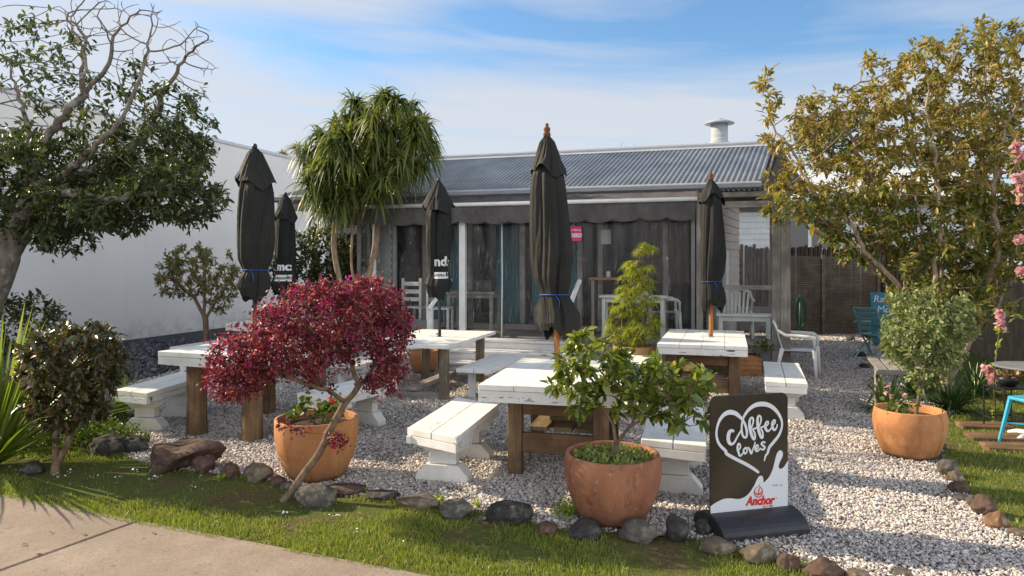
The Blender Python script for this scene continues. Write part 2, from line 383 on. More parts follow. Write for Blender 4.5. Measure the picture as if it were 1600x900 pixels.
sheet('front_lawn', LAWN_F, 0.009, MT['lawn'])
LAWN_R = [(4.3, 3.8), (4.6, 2.6), (9, 2.6), (12, 17), (8.7, 17.5), (7.4, 14), (6.3, 11.5), (5.4, 9.0), (5.15, 8.0)]+[(p.x, p.y) for p in [G(1442, 650), G(1467, 690), G(1486, 735), G(1502, 765), G(1542, 795), G(1587, 832)]]
sheet('side_lawn', LAWN_R, 0.009, MT['lawn'])
def grass(name, poly, n, seed, h=0.035, dense_scale=1.8, dmax=13, thin=0.34, bare=False):
    r = np.random.default_rng(seed); P0 = np.array(poly); mn = P0.min(0); mx = P0.max(0); mx[1] = min(mx[1], dmax)
    P = r.uniform(mn, mx, (n, 2)); P = P[pip(P, poly)]
    P = P[(np.abs(P[:, 0]) < 0.76*P[:, 1]+0.3) & (P[:, 1] > 3.4)]
    P = P[r.random(len(P)) < np.minimum(1, (5.0/P[:, 1])**1.5)]
    nv = np.array([mnoise.noise(Vector((x*dense_scale, y*dense_scale, seed)))+0.5*mnoise.noise(Vector((x*6, y*6, seed+3))) for x, y in P])
    if bare:
        for px, py, rr, q in ((330, 768, 0.62, 0.9), (250, 752, 0.5, 0.7), (420, 775, 0.5, 0.7), (560, 795, 0.35, 0.5), (1000, 862, 0.5, 0.4), (120, 742, 0.5, 0.5)):
            c = G(px, py); nv = nv-q*np.exp(-(((P[:, 0]-c.x)/rr)**2+((P[:, 1]-c.y)/(rr*0.45))**2))
    keep = r.random(len(P)) < np.clip((nv+thin)/0.35, 0.02, 1.0); P = P[keep]; nv = nv[keep]; n = len(P)
    hh = h*np.exp(r.normal(0, 0.3, n))*(1+0.5*np.clip(nv, -0.5, 0.5)); t = r.uniform(0, 6.28, n); w = 0.0022*(1+0.12*np.maximum(P[:, 1]-4, 0))
    dx, dy = np.cos(t), np.sin(t); lean = r.uniform(0.1, 0.9, n)*hh; lt = r.uniform(0, 6.28, n)
    B = np.stack([P[:, 0], P[:, 1], np.full(n, 0.008)], 1)
    side = np.stack([dx*w, dy*w, 0*w], 1); mid = B+np.stack([np.cos(lt)*lean*0.4, np.sin(lt)*lean*0.4, hh*0.6], 1); tip = B+np.stack([np.cos(lt)*lean, np.sin(lt)*lean, hh], 1)
    V = np.stack([B-side, B+side, mid+side*0.8, mid-side*0.8, tip], 1)
    f1 = np.array([(0, 1, 2), (0, 2, 3), (3, 2, 4)]); Fc = (f1[None]+np.arange(n)[:, None, None]*5).reshape(-1, 3)
    return np_mesh(name, V.reshape(-1, 3), Fc, MT['grass'])
MT['grass'] = leaf_mat('grass_blade', [(0.12, 0.17, 0.028), (0.18, 0.235, 0.04), (0.26, 0.29, 0.06), (0.14, 0.20, 0.03), (0.36, 0.32, 0.13)], trans=0.35, clump=1.2, clump_amt=0.3)
tag(grass('grass', [(p[0]-nrm.x*0.03, p[1]-nrm.y*0.03) if i < 4 else p for i, p in enumerate(LAWN_F)], 460000, 11, 0.024, thin=0.36, bare=True), 'short patchy grass of the front verge', None, None, 'stuff')
tag(grass('grass', LAWN_R, 260000, 12, 0.024, dmax=12, thin=0.42), 'sunlit grass right of the gravel path', None, None, 'stuff')

# footpath of concrete, two bays and a joint
a = Mat('footpath_concrete'); co = a.coord(); n1 = a.noise(co, 1.6, 9, 0.68); n2 = a.noise(co, 60, 5, 0.7); n3 = a.noise(co, 7, 6, 0.6)
col = a.ramp(n1, [(0.32, (0.22, 0.175, 0.135)), (0.66, (0.335, 0.275, 0.22))]); col = a.mix(a.ramp(n2, [(0.34, 0.6), (0.52, 0.0)]), col, (0.16, 0.13, 0.105))
col = a.mix(a.ramp(n3, [(0.6, 0.0), (0.75, 0.4)]), col, (0.20, 0.165, 0.13)); n6 = a.noise(co, 22, 4, 0.5); col = a.mix(a.ramp(n6, [(0.64, 0.0), (0.70, 0.55)]), col, (0.12, 0.095, 0.07)); n7 = a.noise(a.coord((1, 1, 1)), 0.7, 9, 0.75, 0.6); col = a.mix(a.ramp(n7, [(0.48, 0.0), (0.56, 0.28)]), col, (0.17, 0.14, 0.11))
a.bump(a.math('ADD', n2, n3), 0.6, 0.006)
MT['concrete'] = a.done(col, 0.88, 0, 0.25)
def slab(poly):
    mb = MB(); mb.prism([(p[0], p[1]) for p in poly], 'z', -0.02, 0.022); o = mb.build('footpath', MT['concrete'], bevel=0.006); tag(o, kind='structure'); return o
j1 = G(218, 818); j0 = G(0, 897); jd = (j0-j1).normalized(); jn = Vector((-jd.y, jd.x, 0))*0.009
far = 9.0
A0 = c0-dirc*6
slab([(A0.x, A0.y), ((j1+jn*0).x-abs(jn.x)*1.3, j1.y+0.004), ((j1+jd*far).x-0.012, (j1+jd*far).y), (A0.x+jd.x*far, A0.y+jd.y*far)])
E = c2+dirc*9
slab([(j1.x+0.012, j1.y-0.004), (E.x, E.y), (E.x+jd.x*far, E.y+jd.y*far), ((j1+jd*far).x+0.012, (j1+jd*far).y)])

# white building with the blank wall at left
a = Mat('rendered_wall'); co = a.coord(); n1 = a.noise(co, 0.6, 8, 0.6); n2 = a.noise(co, 35, 5)
st = a.noise(a.coord((3, 3, 0.25)), 2.0, 6)
col = a.ramp(n1, [(0.3, (0.73, 0.725, 0.70)), (0.7, (0.80, 0.795, 0.77))]); col = a.mix(a.ramp(st, [(0.58, 0.0), (0.8, 0.25)]), col, (0.55, 0.54, 0.51))
sz = a.n('ShaderNodeSeparateXYZ'); tcw = a.n('ShaderNodeTexCoord'); a.link(tcw.outputs['Object'], sz.inputs[0])
lo_ = a.n('ShaderNodeMapRange'); a.link(sz.outputs[2], lo_.inputs[0]); lo_.inputs[1].default_value = 0.55; lo_.inputs[2].default_value = 0.05
col = a.mix(a.math('MULTIPLY', lo_.outputs[0], a.ramp(a.noise(co, 4, 6, 0.7), [(0.4, 0.0), (0.6, 0.6)])), col, (0.40, 0.37, 0.31))
a.bump(n2, 0.2, 0.004); MT['render'] = a.done(col, 0.85, 0, 0.2)
b0 = G(187, 533); wd = Vector((0.30, 0.954, 0)).normalized(); wn_ = Vector((-wd.y, wd.x, 0))
wr = empty('white_building', b0, 0, 'large white rendered building with a long blank side wall', 'building')
mb = MB(); Lm, Lp = 6.2, 9.2
p = [wd*-Lm, wd*Lp, wd*Lp+wn_*9, wd*-Lm+wn_*9]; mb.prism([(q.x, q.y) for q in p], 'z', 0.0, 4.85); mb.build('wall', MT['render'], wr)
mb = MB(); o_ = wn_*-0.035
p = [wd*-(Lm+.03)+o_, wd*(Lp+.03)+o_, wd*(Lp+.03)+wn_*9.03, wd*-(Lm+.03)+wn_*9.03]; mb.prism([(q.x, q.y) for q in p], 'z', 4.851, 4.93); mb.build('parapet_cap', MT['metal_pale'], wr)
mb = MB()
for t in (-2.9,):
    q = wd*t+wn_*-0.004; mb.box((q.x+0.003, q.y, 2.42), (0.008, 0.004, 4.84), math.atan2(wd.y, wd.x))
mb.each('wall_joint', MT['render'], wr)

# ------------------------------------------------------------------ cafe building
TH = 16.6
Ux, Uy = math.cos(R(TH)), -math.sin(R(TH))
cafe_o = Vector((2.85, 11.0, 0))
cafe = empty('cafe_building', cafe_o, R(-TH), 'low cafe with corrugated roof, dark awning and clear curtained verandah', 'building')
# local: +x along the front to the right, +y inwards
a = Mat('corrugated_iron'); co = a.coord(); n1 = a.noise(co, 1.5, 8, 0.65); n2 = a.noise(a.coord((1, 9, 9)), 3, 6)
col = a.ramp(n1, [(0.35, (0.12, 0.14, 0.165)), (0.65, (0.21, 0.235, 0.265))])
MT['iron'] = None
moss = a.noise(co, 14, 6, 0.7)
sep_ = a.n('ShaderNodeSeparateXYZ'); tc_ = a.n('ShaderNodeTexCoord'); a.link(tc_.outputs['Object'], sep_.inputs[0])
lowf = a.n('ShaderNodeMapRange'); a.link(sep_.outputs[2], lowf.inputs[0]); lowf.inputs[1].default_value = 3.35; lowf.inputs[2].default_value = 2.98; lowf.inputs[3].default_value = 0; lowf.inputs[4].default_value = 0.75
mf = a.math('MULTIPLY', a.ramp(moss, [(0.45, 0.0), (0.6, 1.0)]), lowf.outputs[0])
col = a.mix(mf, col, (0.22, 0.19, 0.10)); a.bump(n2, 0.2, 0.003)
MT['iron'] = a.done(col, 0.5, 0.25, 0.45)
MT['gutter'] = simple('galvanised_gutter', (0.40, 0.43, 0.47), (0.28, 0.30, 0.33), 5, 0.45, 0.05, stretch=(0.5, 4, 4))
MT['gable'] = raw_wood('dark_gable_board', (0.10, 0.075, 0.06), (0.04, 0.03, 0.025), 1)
MT['wb_grey'] = simple('grey_weatherboard_paint', (0.33, 0.29, 0.26), (0.24, 0.21, 0.19), 5, 0.75, 0.15, stretch=(3, 0.5, 3))
MT['wb_white'] = simple('white_weatherboard_paint', (0.62, 0.64, 0.67), (0.52, 0.54, 0.57), 4, 0.7, 0.1)
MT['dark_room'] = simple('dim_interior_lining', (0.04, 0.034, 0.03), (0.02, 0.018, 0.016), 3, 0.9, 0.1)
MT['deck'] = raw_wood('grey_deck_board', (0.30, 0.27, 0.24), (0.15, 0.13, 0.11), 0)
EU = (0.455, 0.0)
# skewed roof: the ridge direction follows the front, rafters lean to the right
RS = math.tan(R(8.5))
def corr(mb, x0, x1, x0t, x1t, y0, y1, z0, z1, pitch=0.076, amp=0.011):
    n = int((x1-x0)/pitch*6); k = 10
    rows = []
    nv = len(mb.v)
    for j in range(k+1):
        t = j/k
        for i in range(n+1):
            x = x0+(x1-x0)*i/n
            xs = x+RS*(y1-y0)*t
            lo = x0+(x0t-x0)*t; hi = x1+(x1t-x1)*t
            xs = min(max(xs, lo), hi)
            ph = (xs-RS*(y1-y0)*t)/pitch*2*math.pi
            mb.v.append((xs, y0+(y1-y0)*t, z0+(z1-z0)*t+amp*math.sin(ph)))
    for j in range(k):
        for i in range(n): q = nv+j*(n+1)+i; mb.f.append((q, q+1, q+n+2, q+n+1))
gy, gz, ry, rz_ = 0.62, 3.02, 2.85, 3.97
gx0, gx1 = -8.0, 1.02
rx0, rx1 = -6.5, gx1+RS*(ry-gy)
mb = MB(); corr(mb, gx0, gx1, rx0, rx1, gy, ry, gz, rz_, 0.088, 0.0125); roof = mb.build('roof', MT['iron'], cafe, smooth=True)
mb = MB(); mb.tube([(rx0, ry, rz_+0.02), (rx1+0.02, ry, rz_+0.02)], 0.05, 10); mb.box(((rx0+rx1)/2, ry-0.09, rz_-0.03), (rx1-rx0, 0.16, 0.012), Matrix.Rotation(R(23), 3, 'X')); mb.build('ridge_cap', MT['gutter'], roof)
mb = MB(); mb.add([(rx0, ry, rz_), (rx1, ry, rz_), (rx1+0.25, ry+2.6, 2.85), (gx0, ry+2.6, 2.85)], [(0, 1, 2, 3)]); mb.build('rear_roof', MT['gutter'], cafe)
mb = MB(); mb.add([(gx0, gy, gz-0.02), (rx0, ry, rz_-0.01), (gx0, ry+2.6, 2.85)], [(0, 1, 2)]); mb.build('hip_roof', MT['iron'], cafe)
# gutter, fascia and barge boards
mb = MB(); prof = [(gy+0.02, gz+0.0), (gy-0.11, gz+0.0), (gy-0.125, gz-0.03), (gy-0.10, gz-0.09), (gy-0.03, gz-0.12), (gy+0.02, gz-0.12)]
mb.prism(prof, 'x', gx0-0.05, gx1+0.0); mb.build('gutter', MT['gutter'], cafe, bevel=0.006)
mb = MB(); mb.b2(gx0, gx1, gy+0.023, gy+0.05, gz-0.30, gz-0.03); mb.build('fascia', MT['wood_silver_x'], cafe)
mb = MB(); d_ = Vector((rx1-gx1, ry-gy, rz_-gz)); nb = 1
P0 = Vector((gx1+0.03, gy-0.05, gz-0.10)); P1 = Vector((rx1+0.03, ry, rz_+0.0))
mb.add([P0, P1, P1+Vector((0, 0, -0.24)), P0+Vector((0, 0, -0.12)), P0+Vector((.03, 0, 0)), P1+Vector((.03, 0, 0)), P1+Vector((.03, 0, -0.24)), P0+Vector((.03, 0, -0.12))], [(0, 1, 2, 3), (7, 6, 5, 4), (0, 4, 5, 1), (1, 5, 6, 2), (2, 6, 7, 3), (3, 7, 4, 0)])
mb.build('barge_board', MT['wood_silver'], cafe)
mb = MB(); Q = [(gx1+0.08, gy, gz-0.08), (rx1+0.12, ry, rz_-0.06), (rx1+0.75, ry+0.25, gz-0.1)]; Q2 = [(x, y+0.05, z) for x, y, z in Q]; mb.add(Q+Q2, [(0, 1, 2), (5, 4, 3), (0, 3, 4, 1), (1, 4, 5, 2), (2, 5, 3, 0)]); mb.build('gable_end', MT['gable'], cafe)
# down pipe at the left
mb = MB(); mb.tube([(-7.1, gy-0.06, gz-0.12), (-7.1, gy-0.06, gz-0.28), (-7.0, gy-0.0, gz-0.33), (-6.35, gy+0.35, gz-0.42), (-6.25, gy+0.5, gz-0.5), (-6.25, gy+0.52, 0.1)], 0.04, 10); mb.build('downpipe', MT['gutter'], cafe, smooth=True)
# house body: front wall with openings, behind the verandah
wy = 1.45
mb = MB()
def boards(mb, x0, x1, z0, z1, y, face=-1, pitch=0.15, axis='x'):
    k = int(round((z1-z0)/pitch)); 
    for i in range(k):
        za = z0+i*(z1-z0)/k; zb = za+(z1-z0)/k
        if axis == 'x': mb.prism([(y, za), (y+face*0.028, za), (y+face*0.008, zb), (y, zb)], 'x', x0, x1)
        else: mb.prism([(y, za), (y+face*0.028, za), (y+face*0.008, zb), (y, zb)], 'y', x0, x1)
boards(mb, -7.4, -5.9, 0.3, 2.9, wy); mb.build('left_wall', MT['wb_white'], cafe)
mb = MB(); mb.b2(-7.4, 0.3, wy+0.0, wy+0.06, 2.55, 3.1); mb.b2(-5.9, 0.3, wy, wy+0.06, 0.2, 0.55); mb.each('front_wall', MT['wb_grey'], cafe)
# side wall of the house, seen through the right bay (skewed)
SK = math.tan(R(8.5))
mb = MB(); x0, x1 = 0.30, 0.30+SK*3.0
k = 17
for i in range(k):
    za = 0.3+i*0.153; zb = za+0.153
    v = [(x0, wy, za), (x0+0.03, wy, za), (x0+0.008, wy, zb), (x0, wy, zb)]; w = [(a_+SK*3.0, b_+3.0, c_) for a_, b_, c_ in v]
    mb.add(v+w, [(3, 2, 1, 0), (4, 5, 6, 7), (0, 1, 5, 4), (1, 2, 6, 5), (2, 3, 7, 6), (3, 0, 4, 7)])
mb.build('side_wall', MT['wb_grey'], cafe)
mb = MB(); mb.box((x0+0.075+SK*0.7, wy+0.75, 1.55), (0.07, 0.28, 0.75), R(-8.5)); mb.build('meter_box', MT['metal_pale'], cafe, bevel=0.01)
mb = MB(); mb.b2(0.22, 0.30, wy-0.03, wy+0.05, 0.45, 2.9); mb.build('corner_board', MT['wood_silver'], cafe)
# interior: back wall, floor, ceiling
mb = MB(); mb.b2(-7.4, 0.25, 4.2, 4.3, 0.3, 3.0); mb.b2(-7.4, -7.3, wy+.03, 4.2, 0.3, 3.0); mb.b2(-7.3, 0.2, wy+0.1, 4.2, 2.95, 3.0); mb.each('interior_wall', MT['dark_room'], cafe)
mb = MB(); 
for i in range(13): mb.b2(-5.9, 0.2 if i > 10 else 1.26, 0.03+i*0.145, 0.03+i*0.145+0.138, 0.41, 0.45)
mb.b2(-7.3, 0.2, 1.95, 4.2, 0.39, 0.44); mb.build('deck_floor', MT['deck'], cafe)
# door wall: white and timber mullions, glass and teal curtain
mb = MB()
for x in (-5.88, -5.2, -4.25, -3.2, -2.1, -1.72, -0.55, 0.2): mb.b2(x-0.045, x+0.045, wy-0.02, wy+0.05, 0.55, 2.55)
mb.b2(-5.9, 0.2, wy-0.024, wy+0.04, 2.46, 2.548); mb.each('door_frame', MT['wood_silver'], cafe)
MT['teal_cloth'] = simple('teal_curtain_cloth', (0.05, 0.18, 0.22), (0.025, 0.11, 0.14), 20, 0.9, 0.1)
MT['brown_cloth'] = simple('brown_patterned_cloth', (0.10, 0.055, 0.045), (0.035, 0.024, 0.02), 9, 0.9, 0.1, stretch=(4, 4, 0.6))
def drape(x0, x1, y, z0, z1, n=60, amp=0.03, lobes=9):
    mb = MB(); 
    for i in range(n+1):
        t = i/n; x = x0+(x1-x0)*t; yy = y+amp*math.sin(t*lobes*6.28+math.sin(t*7)); mb.v += [(x, yy, z0), (x, yy, z1)]
    for i in range(n): mb.f.append((2*i, 2*i+2, 2*i+3, 2*i+1))
    return mb
drape(-3.78, -3.22, wy+0.15, 0.55, 2.45).build('curtain', MT['teal_cloth'], cafe, smooth=True)
drape(-3.05, -2.15, wy+0.15, 0.55, 2.45).build('curtain', MT['teal_cloth'], cafe, smooth=True)
drape(-5.1, -4.5, wy+0.15, 0.55, 2.45).build('curtain', MT['teal_cloth'], cafe, smooth=True)
drape(-1.0, 0.1, wy+0.15, 1.35, 2.45, 90, 0.02, 10).build('curtain', MT['brown_cloth'], cafe, smooth=True)
# verandah frame (posts grey/white, silver timber at the right bay)
VR = 1.28
mb = MB()
for x in (-5.86, -5.15, -0.02): mb.b2(x-0.03, x+0.03, 0.0, 0.06, 0.0, 2.66)
mb.b2(-5.86, 0.0, 0.0, 0.05, 2.60, 2.66); mb.each('verandah_frame', MT['metal_grey'], cafe, bevel=0.004)
mb = MB(); mb.b2(-3.92, -3.81, -0.02, 0.07, 0.0, 2.5); mb.build('white_post', MT['white_z'], cafe, bevel=0.004)
mb = MB(); mb.b2(-5.62, -5.56, 0.07, 0.12, 0.45, 2.6); mb.build('white_post', MT['white_z'], cafe, bevel=0.004)
mb = MB()
mb.b2(VR-0.02, VR+0.12, -0.05, 0.09, 0.0, 2.86); mb.b2(0.03, 0.13, -0.03, 0.07, 0.0, 2.72); mb.b2(1.14, 1.26, 0.0, 0.06, 0.0, 2.72)
mb.b2(VR-0.02, VR+0.08, 2.4, 2.5, 0, 2.72); mb.each('timber_post', MT['wood_silver'], cafe, bevel=0.005)
mb = MB(); mb.b2(0.13, 1.14, 0.0, 0.05, 1.30, 1.37); mb.b2(0.13, 1.14, 0.0, 0.05, 0.45, 0.55); mb.b2(0.03, VR+0.15, -0.07, 0.04, 2.72, 2.80); mb.b2(0.0, VR+0.1, -0.02, 0.03, 2.56, 2.66)
mb.b2(VR, VR+0.06, 0.1, 2.4, 1.3, 1.37); mb.b2(VR, VR+0.06, 0.1, 2.4, 2.62, 2.72); mb.b2(VR, VR+0.06, 0.1, 2.4, 0.45, 0.53)
mb.each('timber_rail', MT['wood_silver_x'], cafe, bevel=0.004)
mb = MB(); mb.b2(0.30+SK*2.5, VR+0.06, 2.42, 2.47, 0.45, 0.9); mb.build('end_panel', MT['wood_silver_x'], cafe)
mb = MB(); corr(mb, 0.02, VR+0.28, 0.02, VR+0.28+RS*2.6, -0.12, 2.6, 2.82, 3.0, 0.076, 0.011); mb.build('verandah_roof', MT['iron'], cafe, smooth=True)
# clear plastic curtains
a = Mat('clear_pvc'); co = a.coord((1, 1, 0.22)); n1 = a.noise(co, 9, 8, 0.75, 1.6); n2 = a.noise(a.coord(), 1.6, 5)
a.done((0.75, 0.78, 0.80), 0.35, 0, 0.5)
gl = a.n('ShaderNodeBsdfGlossy'); gl.inputs['Roughness'].default_value = 0.06; tr = a.n('ShaderNodeBsdfTransparent'); tr.inputs[0].default_value = (0.93, 0.95, 0.95, 1)
bp = a.n('ShaderNodeBump'); a.link(n1, bp.inputs['Height']); bp.inputs['Strength'].default_value = 0.5; bp.inputs['Distance'].default_value = 0.02; a.link(bp.outputs[0], gl.inputs['Normal'])
lw = a.n('ShaderNodeLayerWeight'); lw.inputs[0].default_value = 0.35
m1 = a.n('ShaderNodeMixShader'); a.link(a.math('ADD', a.math('MULTIPLY', lw.outputs['Fresnel'], 0.25), 0.03), m1.inputs[0]); a.link(tr.outputs[0], m1.inputs[1]); a.link(gl.outputs[0], m1.inputs[2])
m2 = a.n('ShaderNodeMixShader'); a.link(a.ramp(n1, [(0.50, 0.008), (0.61, 0.06), (0.68, 0.45)]), m2.inputs[0]); a.link(m1.outputs[0], m2.inputs[1]); a.link(a.b.outputs[0], m2.inputs[2])  # pale specks painted into the plastic as mottled reflections
a.link(m2.outputs[0], a.out.inputs[0]); MT['pvc'] = a.m
def pvc(x0, x1, y, z0, z1, amp=0.010, lobes=5, side=False):
    mb = drape(x0, x1, y, z0, z1, 80, amp, lobes)
    if side: mb.v = [(y_, x_, z_) for x_, y_, z_ in mb.v]
    mb.build('clear_curtain', MT['pvc'], cafe, smooth=True)
pvc(-5.82, -3.92, 0.09, 0.42, 2.62, lobes=6); pvc(-3.82, -3.16, 0.09, 0.42, 2.62, lobes=3); pvc(-3.2, -1.7, 0.11, 0.42, 2.62, lobes=4)
pvc(-1.7, -0.05, 0.09, 0.42, 2.62, lobes=6); pvc(0.10, 1.16, 0.06, 0.5, 2.58, 0.008, 3)
pvc(0.1, 1.4, -5.86, 0.42, 2.6, 0.02, 4, True); pvc(0.12, 2.4, VR+0.03, 0.5, 2.62, 0.008, 3, True)
# vertical zip of the curtain
mb = MB(); mb.tube([(-3.18, 0.07, 0.45), (-3.17, 0.075, 1.5), (-3.18, 0.07, 2.6)], 0.012, 8); mb.build('curtain_zip', MT['metal_pale'], cafe)
mb = MB(); mb.b2(-5.85, -4.3, 0.06, 0.075, 0.42, 0.72); mb.b2(-1.75, 1.15, 0.035, 0.05, 0.02, 0.50)
mb.each('skirt_panel', MT['metal_grey'], cafe)
# awning
a = Mat('awning_canvas'); n1 = a.noise(a.coord((1.4, 1, 1)), 4, 6); col = a.ramp(n1, [(0.35, (0.065, 0.060, 0.060)), (0.7, (0.11, 0.10, 0.098))]); a.bump(a.noise(a.coord(), 120, 2), 0.15, 0.002); MT['awning'] = a.done(col, 0.85, 0, 0.2)
aw = empty('awning', (0, 0, 0)); aw.parent = cafe
mb = MB(); n = 60
for i in range(n+1):
    x = -5.98+6.0*i/n; sag = 0.015*math.sin(i*1.3)
    mb.v += [(x, -0.10, 2.70), (x, 0.25, 2.80+sag), (x, 0.55, 2.90)]
for i in range(n):
    for j in range(2): q = i*3+j; mb.f.append((q, q+3, q+4, q+1))
mb.build('canvas_top', MT['awning'], aw, smooth=True)
mb = MB(); n = 240; k = 6
for i in range(n+1):
    t = i/n; x = -5.98+6.0*t; sc_ = abs(math.sin(t*math.pi*14))**0.6; zb = 2.425-0.06*sc_+0.012*math.sin(t*23)
    for j in range(k+1):
        s_ = j/k; z = 2.67+(zb-2.67)*s_; mb.v.append((x, -0.12-0.03*math.sin(s_*1.5)*(1+0.8*math.sin(t*40+s_))-0.008*math.sin(t*95), z))
for i in range(n):
    for j in range(k): q = i*(k+1)+j; mb.f.append((q, q+1, q+k+2, q+k+1))
mb.build('valance', MT['awning'], aw, smooth=True)
mb = MB(); mb.tube([(-6.0, -0.135, 2.70), (0.05, -0.135, 2.70)], 0.034, 12); mb.build('front_bar', MT['plastic_white'], aw, smooth=True)
mb = MB(); 
for x in (-5.97, 0.02): mb.add([(x, -0.12, 2.68), (x, 0.55, 2.86), (x, 0.55, 2.6), (x, -0.1, 2.42)], [(0, 1, 2, 3)])
mb.each('side_flap', MT['awning'], aw)
# deck fascia, steps, handrails
mb = MB()
for i in range(3): mb.b2(-5.9, -1.72, -0.001*i, 0.03, 0.02+i*0.14, 0.15+i*0.14)
mb.build('deck_fascia', MT['white_x'], cafe, bevel=0.004)
st = empty('deck_steps', (0, 0, 0)); st.parent = cafe
for i in range(3):
    z = 0.15*(3-i); y = -0.04-0.33*i
    mb = MB(); mb.b2(-4.15, -1.75, y-0.31-0.02, y, z-0.04, z); mb.build('tread', MT['white_x_worn'], st, bevel=0.006)
    mb = MB(); mb.b2(-4.13, -1.77, y-0.29, y-0.262, 0.005, z-0.047); mb.build('riser', MT['white_x'], st)
for x in (-4.08, -1.82):
    hr = MB(); hr.b2(x-0.04, x+0.04, -0.93, -0.85, 0.15, 0.98); hr.build('rail_post', MT['white_z'], st, bevel=0.004)
    hr = MB(); hr.tube([(x, -0.95, 0.97), (x, -0.02, 1.42)], 0.04, 4); hr.build('handrail', MT['white_z'], st)
# left window in the white wall
mb = MB(); mb.b2(-7.05, -6.15, wy-0.06, wy-0.03, 1.55, 2.5); wf = mb.build('window', MT['wood_silver'], cafe)
mb = MB(); mb.b2(-6.97, -6.23, wy-0.068, wy-0.062, 1.63, 2.42); 
a = Mat('window_glass'); MT['glass_dark'] = a.done((0.02, 0.025, 0.03), 0.06, 0, 0.7); mb.build('pane', MT['glass_dark'], wf)
# roof vent
ch = W(1124, 224, 14.6)
ch_l = Matrix.Rotation(R(TH), 3, 'Z') @ (ch-cafe_o)
mb = MB(); mb.lathe([(0.23, -0.5), (0.23, 0.02), (0.19, 0.05), (0.17, 0.06), (0.17, 0.42)], 32, (ch_l.x, ch_l.y, ch_l.z-0.02)); vt = mb.build('roof_vent', MT['gutter'], cafe, smooth=True)
mb = MB(); mb.lathe([(0.30, 0.40), (0.30, 0.415), (0.20, 0.46), (0.07, 0.50), (0.05, 0.52), (0.0, 0.53)], 32, (ch_l.x, ch_l.y, ch_l.z-0.0)); mb.build('vent_cap', MT['gutter'], vt, smooth=True)

def local(px, py, d):    # photo pixel at a distance, in the cafe's own frame
    return Matrix.Rotation(R(TH), 3, 'Z') @ (W(px, py, d)-cafe_o)
def cafe_pt(x, y, z=0.0): return cafe_o+Matrix.Rotation(R(-TH), 3, 'Z') @ Vector((x, y, z))

# ------------------------------------------------------------------ neighbour house behind the fence
nh = empty('neighbour_house', (9.0, 20.0, 0), R(-8), 'white weatherboard house with white framed windows behind the back fence', 'house')
mb = MB(); boards(mb, -3.2, 4.0, 0.2, 3.55, 0.0, -1, 0.17); boards(mb, 0.0, 5.0, 0.2, 3.55, -3.2, -1, 0.17, 'y'); mb.build('wall', MT['wb_white'], nh)
mb = MB(); mb.add([(-3.6, -0.5, 3.5), (4.4, -0.5, 3.5), (4.4, 3.2, 4.75), (-3.6, 3.2, 4.75), (4.4, 7, 3.5), (-3.6, 7, 3.5)], [(0, 1, 2, 3), (3, 2, 4, 5)]); nr = mb.build('roof', MT['metal_pale'], nh)
mb = MB(); mb.b2(-3.6, 4.4, -0.56, -0.5, 3.38, 3.52); mb.build('gutter', MT['wb_white'], nr)
for x0_, x1_ in ((-1.25, 0.28),):
    mb = MB(); 
    mb.b2(x0_-0.06, x1_+0.06, -0.07, -0.03, 2.05, 3.2); wf = mb.build('window', MT['white_x'], nh)
    for xa, xb in ((x0_, -0.58), (-0.48, x1_)): mb = MB(); mb.b2(xa, xb, -0.078, -0.072, 2.12, 3.13); mb.build('pane', MT['glass_dark'], wf)

# ------------------------------------------------------------------ fences
fr = G(1238, 524); fl = G(1365, 524)
scr = empty('slatted_screen', (0, 0, 0), 0, 'dark grey horizontal slat screen closing the end of the gravel path', 'screen')
MT['slat'] = raw_wood('dark_grey_slat', (0.20, 0.165, 0.125), (0.085, 0.07, 0.055), 0)
MT['pale_timber'] = raw_wood('sunlit_paling', (0.34, 0.28, 0.20), (0.17, 0.13, 0.09), 2)
x0_, x1_, Yf = fr.x-0.35, fl.x+0.1, 16.6
mb = MB(); k = 42
for i in range(k):
    z = 0.06+i*0.043
    sag = 0.05
    n = 8
    for j in range(n):
        u0, u1 = j/n, (j+1)/n; f = lambda u: z+sag*(1-4*u*(1-u))*(i/k)
        xa, xb = x0_+(x1_-x0_)*u0, x0_+(x1_-x0_)*u1
        mb.add([(xa, Yf, f(u0)), (xb, Yf, f(u1)), (xb, Yf, f(u1)+0.03), (xa, Yf, f(u0)+0.03), (xa, Yf+0.015, f(u0)), (xb, Yf+0.015, f(u1)), (xb, Yf+0.015, f(u1)+0.03), (xa, Yf+0.015, f(u0)+0.03)], [(0, 1, 2, 3), (3, 2, 6, 7), (4, 7, 6, 5), (0, 4, 5, 1)])
mb.build('slat_panel', MT['slat'], scr)
for x in (x0_, (x0_*0.55+x1_*0.45), x1_): mb = MB(); mb.b2(x-0.035, x+0.035, Yf-0.05, Yf-0.003, 0, 1.9); mb.build('upright', MT['slat'], scr)
pal = empty('stake_fence', (0, 0, 0), 0, 'tall dark fence of rough round stakes behind the slatted screen', 'fence')
MT['stake'] = raw_wood('black_brown_stake', (0.10, 0.075, 0.06), (0.03, 0.024, 0.018), 2)
mb = MB(); x = 5.2
while x < 10.4:
    r_ = random.uniform(0.045, 0.065); hgt = 2.12+random.uniform(-0.07, 0.07)
    mb.tube([(x, 17.1, 0), (x+random.uniform(-.01, .01), 17.1, hgt-0.03), (x, 17.1, hgt)], [r_, r_*0.95, r_*0.6], 8); x += r_*2*0.96
mb.build('stakes', MT['stake'], pal)
pf = empty('paling_fence', (0, 0, 0), 0, 'brown upright paling fence along the right boundary of the lawn', 'fence')
mb = MB(); t = 0.0; A = Vector((8.9, 17.0, 0)); B = Vector((5.55+.3, 6.6, 0)); L_ = (B-A).length; dd = (B-A)/L_; ang = math.atan2(dd.y, dd.x)
A = A+Vector((0.9, 0, 0)); 
